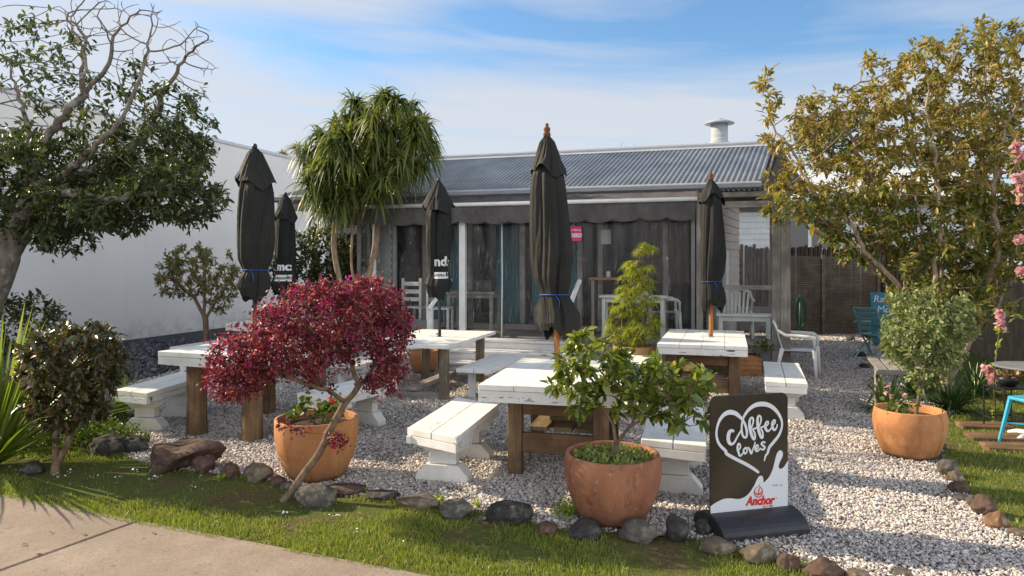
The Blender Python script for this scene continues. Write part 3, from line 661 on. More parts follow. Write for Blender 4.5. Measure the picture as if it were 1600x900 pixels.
while t < L_:
    q = A+dd*t; h_ = 1.5+0.015*math.sin(t*3)+random.uniform(-.012, .012); mb.box((q.x+random.uniform(-.006, .006), q.y, h_/2), (0.094, 0.016, h_), ang+random.uniform(-.03, .03)); t += 0.104
mb.build('palings', MT['pale_timber'], pf)
mb = MB()
for z in (0.35, 1.2): q = A+dd*(L_/2)+Vector((dd.y, -dd.x, 0))*-0.04; mb.box((q.x, q.y, z), (L_, 0.04, 0.08), ang)
mb.each('rail', MT['pale_timber'], pf)
# ================================================================== PLANTS
def unit(a): return a/np.maximum(np.linalg.norm(a, axis=-1, keepdims=True), 1e-9)
def grow(seeds, attr, step=0.09, di=0.9, dk=0.18, maxit=160, jit=0.12, seed=0, grav=0.0):
    """space colonisation. seeds: list of polylines (list of points); a polyline starts at the nearest earlier node"""
    r = np.random.default_rng(seed); pos = []; par = []
    for pl in seeds:
        pl = [np.array(p, float) for p in pl]
        if not pos: pos.append(pl[0]); par.append(-1); cur = 0
        else:
            cur = int(np.argmin(np.linalg.norm(np.array(pos)-pl[0], axis=1)))
        for q in pl[1:] if len(pl) > 1 else []:
            p0 = pos[cur]; L = np.linalg.norm(q-p0); k = max(1, int(round(L/step)))
            for i in range(1, k+1):
                pos.append(p0+(q-p0)*i/k+(r.normal(0, step*0.10, 3) if i < k else 0)); par.append(cur); cur = len(pos)-1
    nseed = len(pos)
    A = np.array(attr, float); alive = np.ones(len(A), bool)
    P = np.array(pos); D = np.linalg.norm(A[:, None]-P[None], axis=2); near = D.argmin(1); nd = D.min(1)
    for it in range(maxit):
        act = alive & (nd < di)
        if not act.any(): break
        idx = near[act]; dv = unit(A[act]-P[idx]); acc = np.zeros((len(P), 3)); np.add.at(acc, idx, dv)
        u = np.unique(idx); nv = unit(acc[u]+r.normal(0, jit, (len(u), 3))+np.array([0, 0, grav])); newp = P[u]+unit(nv)*step
        # skip new nodes that fall on old ones
        keep = []
        for j, q in enumerate(newp):
            if np.min(np.sum((P-q)**2, 1)) > (step*0.35)**2: keep.append(j)
        if not keep: break
        newp = newp[keep]; base = len(P)
        P = np.vstack([P, newp]); par += [int(u[j]) for j in keep]
        d2 = np.linalg.norm(A[:, None]-newp[None], axis=2); m = d2.min(1); am = d2.argmin(1)+base
        upd = m < nd; near[upd] = am[upd]; nd[upd] = m[upd]; alive &= nd > dk
    return P, np.array(par), nseed
def radii(P, par, rtip, rbase, e=2.3):
    n = len(P); acc = np.zeros(n); r = np.zeros(n)
    for i in range(n-1, -1, -1):
        r[i] = rtip if acc[i] == 0 else acc[i]**(1/e)
        if par[i] >= 0: acc[par[i]] += r[i]**e
    f = (rbase-rtip)/max(r[0]-rtip, 1e-6)
    return rtip+(r-rtip)*f
def smooth_nodes(P, par, it=2, fix=0):
    P = P.copy(); n = len(P)
    for _ in range(it):
        s_ = np.zeros_like(P); c = np.zeros(n); m = par >= 0
        np.add.at(s_, par[m], P[m]); np.add.at(c, par[m], 1)
        s_[m] += P[par[m]]; c[m] += 1
        av = s_/np.maximum(c, 1)[:, None]; tips = c <= 1
        Q = P*0.5+av*0.5; Q[tips] = P[tips]; Q[0] = P[0]; P = Q
    return P
def branches(P, par, r):
    n = len(P); ch = [[] for _ in range(n)]
    for i in range(n):
        if par[i] >= 0: ch[par[i]].append(i)
    mb = MB(); stack = [(0, None)]
    while stack:
        s0, pr = stack.pop(); chain = [s0]
        while ch[chain[-1]]:
            c = sorted(ch[chain[-1]], key=lambda k: -r[k]); 
            for k in c[1:]: stack.append((k, chain[-1]))
            chain.append(c[0])
        pts = [P[i] for i in chain]; rr = [r[i] for i in chain]
        if pr is not None: pts = [P[pr]]+pts; rr = [min(rr[0]*1.15, r[pr])]+rr
        if len(pts) < 2: continue
        rr[-1] *= 0.6; mx = max(rr)
        mb.tube(pts, rr, 12 if mx > 0.06 else 8 if mx > 0.02 else 5 if mx > 0.006 else 4, cap=False)
    return mb
def leafV(B, D, L, Wd, r, fold=0.25, curl=0.15, up=None, broad=0.42):
    """leaf blades: 6 vertices, 4 triangles + folded midrib"""
    n = len(B); D = unit(D); rnd = unit(r.normal(0, 1, (n, 3)))
    nrm = np.array([0, 0, 1.0])[None]*(0.9 if up is None else up)+rnd*0.7
    S = unit(np.cross(D, nrm)); N = unit(np.cross(S, D)); L = L[:, None]; Wd = Wd[:, None]
    mid = B+D*L*broad+N*(-curl*0.1*L); tip = B+D*L-N*curl*L
    l = mid+S*Wd*0.5+N*Wd*fold; rr = mid-S*Wd*0.5+N*Wd*fold
    m2 = B+D*L*0.78-N*curl*0.55*L; l2 = m2+S*Wd*0.34+N*Wd*fold*0.6; r2 = m2-S*Wd*0.34+N*Wd*fold*0.6
    V = np.stack([B, mid, l, rr, m2, l2, r2, tip], 1)
    f = np.array([(0, 3, 1), (0, 1, 2), (1, 3, 6), (1, 6, 4), (1, 4, 5), (1, 5, 2), (4, 6, 7), (4, 7, 5)])
    Fc = (f[None]+np.arange(n)[:, None, None]*8).reshape(-1, 3)
    return V.reshape(-1, 3), Fc
def foliage(P, par, r, seed, per=5, L=0.07, Wr=0.4, spread=0.7, back=3, mask=None, jitter=0.02, droop=0.0, up=None, rmax=None, fold=0.25, curl=0.15, lv=0.25):
    """leaves set along the last few nodes of every twig"""
    g = np.random.default_rng(seed); n = len(P); cnt = np.zeros(n, int)
    for i in range(n):
        if par[i] >= 0: cnt[par[i]] += 1
    depth = np.full(n, 99)
    for i in range(n-1, -1, -1):
        if cnt[i] == 0: depth[i] = 0
        if par[i] >= 0: depth[par[i]] = min(depth[par[i]], depth[i]+1)
    sel = np.where((depth <= back) & (par >= 0))[0]
    if rmax is not None: sel = sel[r[sel] < rmax]
    if mask is not None: sel = sel[mask(P[sel])]
    idx = np.repeat(sel, per); 
    dirb = unit(P[idx]-P[par[idx]]); k = len(idx)
    B = P[idx]+(P[par[idx]]-P[idx])*g.random((k, 1))+g.normal(0, jitter, (k, 3))
    rd = unit(g.normal(0, 1, (k, 3))); D = unit(dirb*(1-spread)+rd*spread+np.array([0, 0, -droop]))
    Ls = L*np.exp(g.normal(0, lv, k))
    return leafV(B, D, Ls, Ls*Wr, g, fold, curl, up)
def ell(c, rad, n, g, shell=0.0):
    v = unit(g.normal(0, 1, (n, 3))); u = g.random((n, 1))**(1/3)
    if shell: u = shell+(1-shell)*u
    return np.array(c)[None]+v*u*np.array(rad)[None]
def pell(px, py, d, rx, ry, rd, n, g, shell=0.0):
    k = d/F; return ell(W(px, py, d), (rx*k, rd, ry*k), n, g, shell)
def plant_root(name, base, label, cat, group=None): return empty(name, base, 0, label, cat, group)
def shift(V, base): return np.asarray(V)-np.array(base)[None]
def put_branches(name, P, par, r, m, root, base):
    mb = branches(P, par, r); mb.v = [(v[0]-base[0], v[1]-base[1], v[2]-base[2]) for v in mb.v]; return mb.build(name, m, root, smooth=True)
def put(name, VF, m, root, base): return np_mesh(name, shift(VF[0], base), VF[1], m, root)
def cat2(A, B): return np.vstack([A[0], B[0]]), np.vstack([A[1], B[1]+len(A[0])])
def petals(C, k, L, g, Wr=0.7, flat=0.3):
    n = len(C)*k; B = np.repeat(C, k, 0)+g.normal(0, L*0.25, (n, 3)); D = unit(g.normal(0, 1, (n, 3))+np.array([0, -0.3, 0.3])); Ls = L*np.exp(g.normal(0, 0.2, n))
    return leafV(B, D, Ls, Ls*Wr, g, 0.15, 0.2)
def straps(B, D, L, Wd, g, droop=0.5, segs=6, fold=0.18, up=(0, 0, 1)):
    n = len(B); D = unit(D); S = unit(np.cross(D, np.array(up)[None]+g.normal(0, 0.15, (n, 3)))); rows = []
    droop = np.broadcast_to(droop, (n,))[:, None]
    for i in range(segs+1):
        t = i/segs; C = B+D*(L[:, None]*t)+np.array([0, 0, -1.0])[None]*droop*L[:, None]*t**2.2
        w = Wd[:, None]*(0.55+0.9*t if t < 0.35 else (1.0-(t-0.35)/0.65)**0.75*0.865)
        N = np.cross(S, D); w = np.maximum(w, 0.0004); rows += [C+S*w/2+N*w*fold, C, C-S*w/2+N*w*fold]
    V = np.stack(rows, 1); f = []
    for i in range(segs):
        a_ = i*3; f += [(a_, a_+1, a_+4, a_+3), (a_+1, a_+2, a_+5, a_+4)]
    f = np.array(f); Fc = (f[None]+np.arange(n)[:, None, None]*len(rows)).reshape(-1, 4)
    return V.reshape(-1, 3), Fc

MT['bark_grey'] = bark_mat('pale_grey_bark', (0.25, 0.22, 0.19), (0.08, 0.066, 0.055), 10, (0.33, 0.32, 0.27))
MT['bark_brown'] = bark_mat('brown_bark', (0.24, 0.17, 0.12), (0.09, 0.06, 0.04), 30)
MT['bark_tan'] = bark_mat('tan_stem_bark', (0.42, 0.33, 0.24), (0.18, 0.12, 0.08), 26)
MT['bark_lichen'] = bark_mat('lichened_bark', (0.33, 0.28, 0.22), (0.13, 0.095, 0.07), 16, (0.42, 0.44, 0.34))
g = np.random.default_rng(5)
# --- big tree at left
D0 = 9.2
def PL(pts): return [tuple(W(x, y, d)) for x, y, d in pts]
base = W(-62, 616, D0); base = Vector((base.x, base.y, 0))
seeds = [[tuple(base)]+PL([(-48, 560, D0), (-25, 500, D0), (5, 415, D0), (30, 355, D0), (52, 310, D0)]),
         PL([(52, 310, D0), (50, 255, D0+.2), (44, 195, D0+.3), (24, 130, D0+.4), (-5, 62, D0+.5)]),
         PL([(50, 280, D0), (72, 222, D0), (92, 188, D0-.1), (132, 148, D0-.1), (168, 98, D0-.2), (178, 58, D0-.2)]),
         PL([(132, 148, D0-.1), (134, 60, D0-.1), (104, 22, D0)]), PL([(132, 125, D0-.1), (130, 80, D0), (96, 5, D0+.1)]),
         PL([(52, 300, D0), (105, 268, D0-.3), (150, 225, D0-.5), (190, 186, D0-.6), (216, 130, D0-.6), (232, 70, D0-.7)]),
         PL([(190, 186, D0-.6), (200, 160, D0-.5), (180, 110, D0-.4)]),
         PL([(75, 275, D0), (150, 262, D0+.4), (200, 240, D0+.6), (235, 205, D0+.7), (250, 150, D0+.7), (290, 88, D0+.6)]),
         PL([(60, 262, D0), (40, 240, D0-.9), (-10, 215, D0-1.4)]), PL([(60, 300, D0), (110, 300, D0-.8), (180, 310, D0-1.0), (240, 300, D0-.9)])]
leafy = [(60, 60, 0, 70, 45, .8, 60), (70, 130, 0, 90, 60, 1.0, 90), (150, 165, .2, 110, 55, 1.0, 90), (280, 180, .6, 60, 60, .8, 110), (235, 130, .4, 60, 40, .8, 40), (110, 230, .3, 130, 60, 1.3, 170), (285, 225, .6, 55, 45, .8, 90),
         (90, 300, .2, 150, 60, 1.5, 260), (240, 260, .3, 80, 45, 1.0, 150), (275, 305, -.5, 72, 55, .8, 240), (60, 350, .3, 90, 32, 1.1, 110), (185, 330, -.6, 60, 45, .8, 120), (-60, 250, 0, 90, 120, 1.2, 90), (100, 375, -.3, 50, 25, .6, 40)]
bare = [(235, 50, -.3, 100, 50, .8, 150), (300, 95, .6, 42, 60, .6, 70), (165, 25, 0, 75, 45, .6, 90), (330, 60, .5, 18, 18, .3, 14)]
att = np.vstack([pell(x, y, D0+dd_, rx, ry, rd, n, g) for x, y, dd_, rx, ry, rd, n in leafy]); attb = np.vstack([pell(x, y, D0+dd_, rx, ry, rd, n, g) for x, y, dd_, rx, ry, rd, n in bare])
P, par, ns = grow(seeds, np.vstack([att, attb]), 0.085, 1.3, 0.13, 200, 0.16, 1); P = smooth_nodes(P, par, 2); r = radii(P, par, 0.005, 0.165, 1.72)
def in_leafy(Q):
    px = 800+Q[:, 0]/Q[:, 1]*F; py = HZ-(Q[:, 2]-H)/Q[:, 1]*F; ok = np.zeros(len(Q), bool)
    for x, y, dd_, rx, ry, rd, n in leafy: ok |= ((px-x)/(rx*1.12))**2+((py-y)/(ry*1.15))**2 < 1
    bx = np.zeros(len(Q), bool)
    for x, y, dd_, rx, ry, rd, n in bare: bx |= ((px-x)/rx)**2+((py-y)/ry)**2 < 0.8
    keep = np.random.default_rng(3).random(len(Q)) < np.where(py < 205, np.where(px < 200, 0.22, 0.4), 0.95)
    return ok & (~bx | (py > 150)) & keep
rt = plant_root('broadleaf_tree', base, 'large old tree with grey limbs, bare upper twigs and dark leafy masses', 'tree')
MT['leaf_dark'] = leaf_mat('dark_glossy_leaf', [(0.025, 0.045, 0.014), (0.045, 0.072, 0.02), (0.08, 0.10, 0.03), (0.03, 0.055, 0.016), (0.16, 0.16, 0.05)], 0.3, rough=0.36, clump=1.1)
put_branches('trunk', P, par, r, MT['bark_grey'], rt, base)
put('crown', foliage(P, par, r, 2, per=17, L=0.088, Wr=0.38, spread=0.6, back=3, mask=in_leafy, jitter=0.05, droop=0.1), MT['leaf_dark'], rt, base)

# --- right shrub tree
D1 = 8.9
base = G(1478, 618); base.z = 0
def PR(pts): return [tuple(W(x, y, d)) for x, y, d in pts]
b0_ = tuple(base)
seeds = [[b0_]+PR([(1486, 590, D1), (1525, 515, D1+.1), (1558, 482, D1+.1), (1600, 466, D1), (1660, 430, D1)]),
         PR([(1480, 612, D1), (1470, 560, D1), (1448, 500, D1), (1400, 440, D1-.2), (1350, 395, D1-.2), (1325, 345, D1-.2), (1270, 300, D1-.3)]),
         PR([(1482, 605, D1), (1462, 540, D1+.2), (1440, 480, D1+.3), (1410, 400, D1+.3), (1390, 330, D1+.3), (1340, 260, D1+.2)]),
         PR([(1484, 600, D1), (1490, 520, D1-.2), (1478, 440, D1-.2), (1440, 350, D1-.3), (1425, 270, D1-.3)]),
         PR([(1488, 600, D1), (1510, 500, D1+.4), (1500, 400, D1+.5), (1515, 320, D1+.5), (1490, 220, D1+.5)]),
         PR([(1530, 512, D1), (1545, 440, D1-.3), (1560, 380, D1-.4), (1550, 290, D1-.4), (1570, 200, D1-.4)]),
         PR([(1560, 482, D1), (1585, 400, D1+.3), (1600, 330, D1+.4), (1640, 250, D1+.4)]),
         PR([(1472, 570, D1), (1430, 520, D1-.6), (1405, 470, D1-.8), (1420, 400, D1-.9)]),
         PR([(1476, 606, D1), (1455, 540, D1+.5), (1425, 450, D1+.6), (1370, 360, D1+.7), (1345, 300, D1+.7)]),
         PR([(1482, 606, D1), (1470, 520, D1-.5), (1460, 420, D1-.6), (1470, 330, D1-.6), (1455, 200, D1-.6)]),
         PR([(1484, 606, D1), (1500, 540, D1+.1), (1530, 420, D1+.1), (1525, 300, D1), (1540, 190, D1)]),
         PR([(1478, 606, D1), (1440, 530, D1+.1), (1390, 450, D1+.2), (1360, 420, D1+.3), (1310, 370, D1+.3)]),
         PR([(1350, 395, D1-.2), (1290, 350, D1), (1235, 335, D1+.1)]), PR([(1270, 300, D1-.3), (1240, 240, D1-.2), (1200, 190, D1-.1)]),
         PR([(1390, 330, D1+.3), (1330, 220, D1+.3), (1305, 150, D1+.3)])]
blobs = [(1330, 200, 0, 85, 70, .9, 130), (1400, 130, .1, 85, 60, .9, 120), (1470, 130, 0, 90, 80, 1.0, 170), (1560, 140, 0, 80, 90, 1.0, 150), (1240, 190, 0, 55, 60, .6, 55), (1240, 290, 0, 50, 50, .6, 60), (1340, 300, 0, 90, 55, 1.0, 140),
         (1430, 250, 0, 110, 90, 1.2, 240), (1540, 270, 0, 90, 100, 1.2, 240), (1640, 250, 0, 70, 150, 1.2, 130), (1445, 365, -.2, 70, 50, 1.0, 110), (1530, 390, 0, 80, 70, 1.1, 140), (1480, 470, -.4, 80, 50, .9, 90), (1195, 130, .1, 18, 30, .3, 10), (1540, 60, 0, 60, 30, .5, 30), (1350, 370, .1, 60, 38, .7, 70), (1290, 330, .1, 50, 30, .6, 45), (1600, 70, 0, 50, 40, .6, 30), (1215, 330, 0, 20, 35, .4, 16)]
att = np.vstack([pell(x, y, D1+dd_, rx, ry, rd, int(n*1.35), g) for x, y, dd_, rx, ry, rd, n in blobs])
P, par, ns = grow(seeds, att, 0.085, 1.3, 0.125, 200, 0.14, 2); P = smooth_nodes(P, par, 2); r = radii(P, par, 0.0042, 0.085, 2.0)
rt = plant_root('shrub_tree', base, 'tall many-stemmed shrub tree with sparse golden green leaves on the side lawn', 'tree')
MT['leaf_gold'] = leaf_mat('golden_olive_leaf', [(0.10, 0.14, 0.03), (0.19, 0.21, 0.045), (0.34, 0.28, 0.07), (0.28, 0.16, 0.06), (0.15, 0.18, 0.04), (0.44, 0.37, 0.11), (0.13, 0.10, 0.04)], 0.38, rough=0.4, clump=1.3, clump_amt=0.3)
MT['leaf_mid'] = leaf_mat('mid_green_leaf', [(0.05, 0.09, 0.018), (0.09, 0.14, 0.025), (0.14, 0.18, 0.04), (0.07, 0.11, 0.02)], 0.32)
put_branches('trunk', P, par, r, MT['bark_tan'], rt, base)
low = foliage(P, par, r, 4, per=15, L=0.086, Wr=0.36, spread=0.66, back=1, jitter=0.028, droop=0.12)
put('crown', low, MT['leaf_gold'], rt, base)
put('crown', foliage(P, par, r, 5, per=8, L=0.09, Wr=0.36, spread=0.6, back=1, jitter=0.04, droop=0.1, mask=lambda Q: (HZ-(Q[:, 2]-H)/Q[:, 1]*F) > 300), MT['leaf_mid'], rt, base)

# --- strappy tree beside the verandah
D2 = 12.5; base = W(556, 561, D2); base.z = 0
heads = [(600, 150), (640, 168), (565, 180), (525, 195), (662, 195), (612, 205), (578, 218), (505, 235), (545, 245), (592, 248), (640, 232), (668, 238), (492, 262), (522, 285), (558, 288), (600, 282), (628, 270), (585, 185), (622, 182), (510, 305), (650, 215), (540, 215), (602, 232), (536, 300), (570, 260), (632, 205), (480, 240), (655, 262), (555, 160), (590, 168), (540, 190), (500, 212), (520, 225), (560, 240), (600, 225), (625, 250), (500, 270), (540, 275), (575, 300), (645, 195), (618, 160), (590, 205), (670, 225), (610, 255), (530, 205), (575, 195), (488, 285), (515, 255), (505, 315), (530, 320), (560, 312), (590, 305), (615, 295), (575, 280), (608, 268), (545, 232), (525, 268), (560, 200), (585, 235), (620, 240), (498, 300)]
hp = [W(x, y, D2+g.uniform(-.75, .75)) for x, y in heads]
seeds = [[tuple(base)]+[tuple(W(x, y, D2)) for x, y in [(558, 480), (549, 400), (552, 330)]], [tuple(base+Vector((.02, 0, 0)))]+[tuple(W(x, y, D2+.2)) for x, y in [(563, 480), (585, 400), (592, 330), (604, 290)]], [tuple(W(556, 520, D2))]+[tuple(W(x, y, D2-.15)) for x, y in [(535, 460), (520, 380), (528, 320)]]]
P, par, ns = grow(seeds, np.array([tuple(h) for h in hp]), 0.12, 3.0, 0.12, 80, 0.08, 3); P = smooth_nodes(P, par, 2); r = radii(P, par, 0.022, 0.075, 2.2)
rt = plant_root('strappy_tree', base, 'tall tree with drooping strap leaves in a rounded head left of the verandah', 'tree')
put_branches('trunk', P, par, r, MT['bark_tan'], rt, base)
MT['strap'] = leaf_mat('strap_leaf', [(0.04, 0.07, 0.02), (0.085, 0.125, 0.03), (0.18, 0.21, 0.05), (0.06, 0.095, 0.026), (0.30, 0.30, 0.08), (0.12, 0.15, 0.035)], 0.34, rough=0.35, clump=1.6)
VV = None
for h in hp:
    k = 85; z = g.uniform(-0.5, 1.0, k); t = g.uniform(0, 6.28, k); q = np.sqrt(np.maximum(0, 1-z*z)); D = np.stack([q*np.cos(t), q*np.sin(t), z], 1)
    B = np.array(h)[None]+g.normal(0, 0.045, (k, 3)); L = g.uniform(0.24, 0.46, k)
    a_ = straps(B, D, L, np.full(k, 0.052)*g.uniform(.7, 1.25, k), g, droop=(0.45+0.5*(1-z))*g.uniform(.6, 1.3, k), segs=6); VV = a_ if VV is None else cat2(VV, a_)
put('crown', VV, MT['strap'], rt, base)

# generic bush
def bush(name, label, cat, base, blobs, trunk_pts, leafm, barkm, L, Wr, per, step, r0, rt_=0.003, seed=1, back=2, spread=0.7, droop=0.0, dk=None, group=None, jitter=0.015, extra=None, up=None, fold=.25, curl=.15, lv=.25, e=2.2):
    gg = np.random.default_rng(seed); att = np.vstack([ell(c, rad, n, gg, 0.35) for c, rad, n in blobs])
    P, par, ns = grow([[tuple(p) for p in pl] for pl in trunk_pts], att, step, step*14, dk or step*1.5, 120, 0.15, seed)
    P = smooth_nodes(P, par, 2); r = radii(P, par, rt_, r0, e)
    rt = plant_root(name, base, label, cat, group)
    put_branches('trunk' if cat in ('tree', 'small tree') else 'stems', P, par, r, barkm, rt, base)
    put('crown', foliage(P, par, r, seed+9, per=per, L=L, Wr=Wr, spread=spread, back=back, droop=droop, jitter=jitter, up=up, fold=fold, curl=curl, lv=lv), leafm, rt, base)
    return rt, P, par, r
def k3(px, py, d, rx, ry, rd): k = d/F; return tuple(W(px, py, d)), (rx*k, rd, ry*k)

# --- burgundy shrub leaning over the first pot
D3 = 5.05; base = G(440, 785); base.z = 0
tp = [[tuple(base), tuple(W(470, 748, 5.1)), tuple(W(497, 712, 5.1)), tuple(W(512, 678, 5.12)), tuple(W(540, 628, 5.15)), tuple(W(560, 606, 5.15))],
      [tuple(W(540, 628, 5.15)), tuple(W(522, 614, 5.0)), tuple(W(470, 600, 4.9)), tuple(W(410, 575, 4.9))], [tuple(W(560, 606, 5.15)), tuple(W(552, 570, 5.1)), tuple(W(510, 530, 5.0)), tuple(W(470, 500, 5.0))],
      [tuple(W(560, 606, 5.15)), tuple(W(585, 570, 5.2)), tuple(W(600, 520, 5.2))], [tuple(W(556, 600, 5.15)), tuple(W(600, 590, 5.3)), tuple(W(625, 555, 5.3))], [tuple(W(506, 690, 5.1)), tuple(W(530, 692, 5.0))],
      [tuple(W(505, 672, 5.12)), tuple(W(470, 676, 5.0)), tuple(W(440, 660, 4.95))]]
MT['leaf_burg'] = leaf_mat('burgundy_leaf', [(0.035, 0.010, 0.016), (0.09, 0.016, 0.03), (0.16, 0.026, 0.05), (0.22, 0.04, 0.06), (0.06, 0.013, 0.024), (0.28, 0.07, 0.07), (0.03, 0.012, 0.016)], 0.32, rough=0.42, clump=3.0, clump_amt=0.45)
MT['petal_mag'] = leaf_mat('magenta_petal', [(0.45, 0.03, 0.20), (0.62, 0.05, 0.30), (0.70, 0.12, 0.36)], 0.4, rough=0.6, clump_amt=0)
d = D3
bl = [(*k3(500, 500, 5.1, 105, 58, .42), 420), (*k3(575, 495, 5.2, 68, 62, .38), 300), (*k3(440, 535, 5.0, 78, 56, .40), 330), (*k3(385, 570, 4.95, 52, 48, .34), 210), (*k3(360, 565, 5.0, 34, 45, .28), 90), (*k3(480, 556, 5.0, 75, 32, .36), 160), (*k3(610, 530, 5.2, 38, 48, .28), 120), (*k3(604, 592, 5.2, 30, 32, .2), 60), (*k3(350, 600, 4.95, 28, 32, .2), 44), (*k3(375, 612, 4.95, 38, 18, .2), 40), (*k3(540, 455, 5.1, 60, 22, .25), 60), (*k3(530, 685, 5.0, 16, 16, .08), 14)]
rt, P, par, r = bush('burgundy_shrub', 'leaning burgundy shrub with magenta flowers and a bare curved trunk at the lawn edge', 'shrub', base, bl, tp, MT['leaf_burg'], MT['bark_brown'], 0.029, 0.55, 15, 0.045, 0.028, 0.0022, seed=21, back=3, jitter=0.028, dk=0.058, lv=.28)
MT['leaf_burg_tip'] = leaf_mat('burgundy_new_leaf', [(0.22, 0.04, 0.06), (0.36, 0.10, 0.08), (0.44, 0.18, 0.11), (0.28, 0.045, 0.09), (0.18, 0.03, 0.045)], 0.45, rough=0.42, clump_amt=0)
put('crown', foliage(P, par, r, 77, per=12, L=0.026, Wr=0.5, spread=0.7, back=0, jitter=0.03), MT['leaf_burg_tip'], rt, base)
gg = np.random.default_rng(8); tipsel = P[np.linalg.norm(P-np.array(W(480, 530, 5.0)), axis=1) < 2.0]; tipsel = tipsel[tipsel[:, 2] > 0.75]; C = tipsel[gg.choice(len(tipsel), 150, replace=False)]+gg.normal(0, 0.03, (150, 3))
put('flowers', petals(C, 9, 0.024, gg, 0.28), MT['petal_mag'], rt, base)

# --- round shrub at left edge
base = G(86, 742); base.z = 0; d = 5.7
tp = [[tuple(base), tuple(W(86, 700, d)), tuple(W(92, 655, d)), tuple(W(100, 610, d))], [tuple(base+Vector((0.01, 0, 0.03))), tuple(W(104, 700, d)), tuple(W(118, 650, d)), tuple(W(130, 600, d))], [tuple(W(90, 670, d)), tuple(W(70, 620, d))]]
MT['leaf_bronze'] = leaf_mat('bronze_green_leaf', [(0.03, 0.042, 0.014), (0.05, 0.062, 0.02), (0.085, 0.075, 0.025), (0.13, 0.085, 0.035), (0.04, 0.055, 0.02)], 0.25, rough=0.33, spec=0.6, clump=3)
bush('round_shrub', 'rounded shrub with drooping bronze green leaves beside the concrete footpath', 'shrub', base, [(*k3(112, 560, d, 76, 66, .42), 520), (*k3(108, 625, d, 62, 46, .36), 240), (*k3(150, 590, d, 40, 40, .3), 120), (*k3(70, 560, d, 40, 50, .3), 120)], tp, MT['leaf_bronze'], MT['bark_brown'], 0.064, 0.44, 14, 0.06, 0.036, 0.003, seed=31, back=2, droop=0.35, dk=0.075)

# --- small tree behind the left bench
d = 12.2; base = W(322, 560, d); base.z = 0
tp = [[tuple(base), tuple(W(321, 500, d)), tuple(W(305, 468, d)), tuple(W(280, 445, d))], [tuple(W(321, 502, d)), tuple(W(332, 475, d)), tuple(W(350, 455, d))], [tuple(W(318, 490, d)), tuple(W(320, 440, d))]]
MT['leaf_olive'] = leaf_mat('olive_leaf', [(0.13, 0.14, 0.045), (0.19, 0.19, 0.065), (0.27, 0.25, 0.10), (0.34, 0.28, 0.14), (0.15, 0.16, 0.06)], 0.35, rough=0.45, clump=2)
bush('small_tree', 'small round-headed tree with one thin trunk in front of the blank white wall', 'tree', base, [(*k3(310, 425, d, 66, 44, .62), 420), (*k3(280, 440, d, 40, 30, .4), 110), (*k3(345, 450, d, 36, 36, .4), 110), (*k3(290, 395, d, 40, 18, .3), 60)], tp, MT['leaf_olive'], MT['bark_brown'], 0.075, 0.42, 11, 0.085, 0.05, 0.004, seed=41, back=2, dk=0.12)

# --- dense dark bush behind the umbrellas
d = 13.4; base = W(500, 550, d); base.z = 0
tp = [[tuple(base), tuple(W(500, 500, d)), tuple(W(490, 440, d))], [tuple(W(500, 510, d)), tuple(W(530, 450, d))], [tuple(W(500, 510, d)), tuple(W(465, 450, d))]]
bush('dense_bush', 'dense dark green bush between the white wall and the verandah', 'bush', base, [(*k3(500, 400, d, 62, 50, .7), 620), (*k3(465, 430, d, 46, 56, .6), 300), (*k3(530, 450, d, 38, 60, .6), 240), (*k3(500, 480, d, 60, 50, .6), 200)], tp, MT['leaf_dark'], MT['bark_brown'], 0.085, 0.5, 9, 0.11, 0.05, 0.006, seed=51, back=2, dk=0.13, jitter=0.04)
# dark bush low at the wall, left
d = 9.6; base = W(75, 590, d); base.z = 0
bush('low_bush', 'low dark bush behind the spiky plant at the foot of the white wall', 'bush', base, [(*k3(45, 490, d, 50, 34, .5), 260), (*k3(10, 520, d, 60, 50, .5), 200)], [[tuple(base), tuple(W(60, 550, d)), tuple(W(45, 510, d))], [tuple(W(65, 560, d)), tuple(W(10, 540, d))]], MT['leaf_dark'], MT['bark_brown'], 0.08, 0.4, 8, 0.1, 0.04, 0.005, seed=52, back=2, dk=0.12, jitter=0.03)

# --- spiky flax clumps
MT['flax'] = leaf_mat('sword_leaf', [(0.07, 0.13, 0.02), (0.13, 0.20, 0.03), (0.22, 0.28, 0.05), (0.09, 0.15, 0.025), (0.30, 0.32, 0.10)], 0.38, rough=0.35, spec=0.5, clump_amt=0.15)
def flax(name, label, c, k, Lr, wd, seed, tilt=(0.15, 0.9), droop=0.12, m=None, cat='plant', azr=(0, 6.28), segs=6, group=None):
    gg = np.random.default_rng(seed); t = gg.uniform(*azr, k); q = gg.uniform(*tilt, k); D = np.stack([np.sin(q)*np.cos(t), np.sin(q)*np.sin(t), np.cos(q)], 1)
    B = np.array(c)[None]+np.stack([np.cos(t), np.sin(t), np.zeros(k)], 1)*gg.uniform(0, 0.06, (k, 1)); B[:, 2] = c[2]; L = gg.uniform(*Lr, k)
    rt = plant_root(name, c, label, cat, group)
    put('leaves', straps(B, D, L, np.full(k, wd)*gg.uniform(0.7, 1.2, k), gg, droop=droop*(0.4+q), segs=segs), m or MT['flax'], rt, c); return rt
c = W(-14, 640, 5.9); c.z = 0.02
flax('spiky_plant', 'large clump of bright green sword leaves at the left edge', c, 170, (0.9, 1.62), 0.05, 61, (0.05, 1.15), 0.16)
c = G(150, 668); c = Vector((c.x, c.y+0.5, 0.02))
flax('spiky_plant', 'small spiky clump poking out right of the round shrub', c, 34, (0.4, 0.68), 0.026, 62, (0.1, 0.8), 0.12)
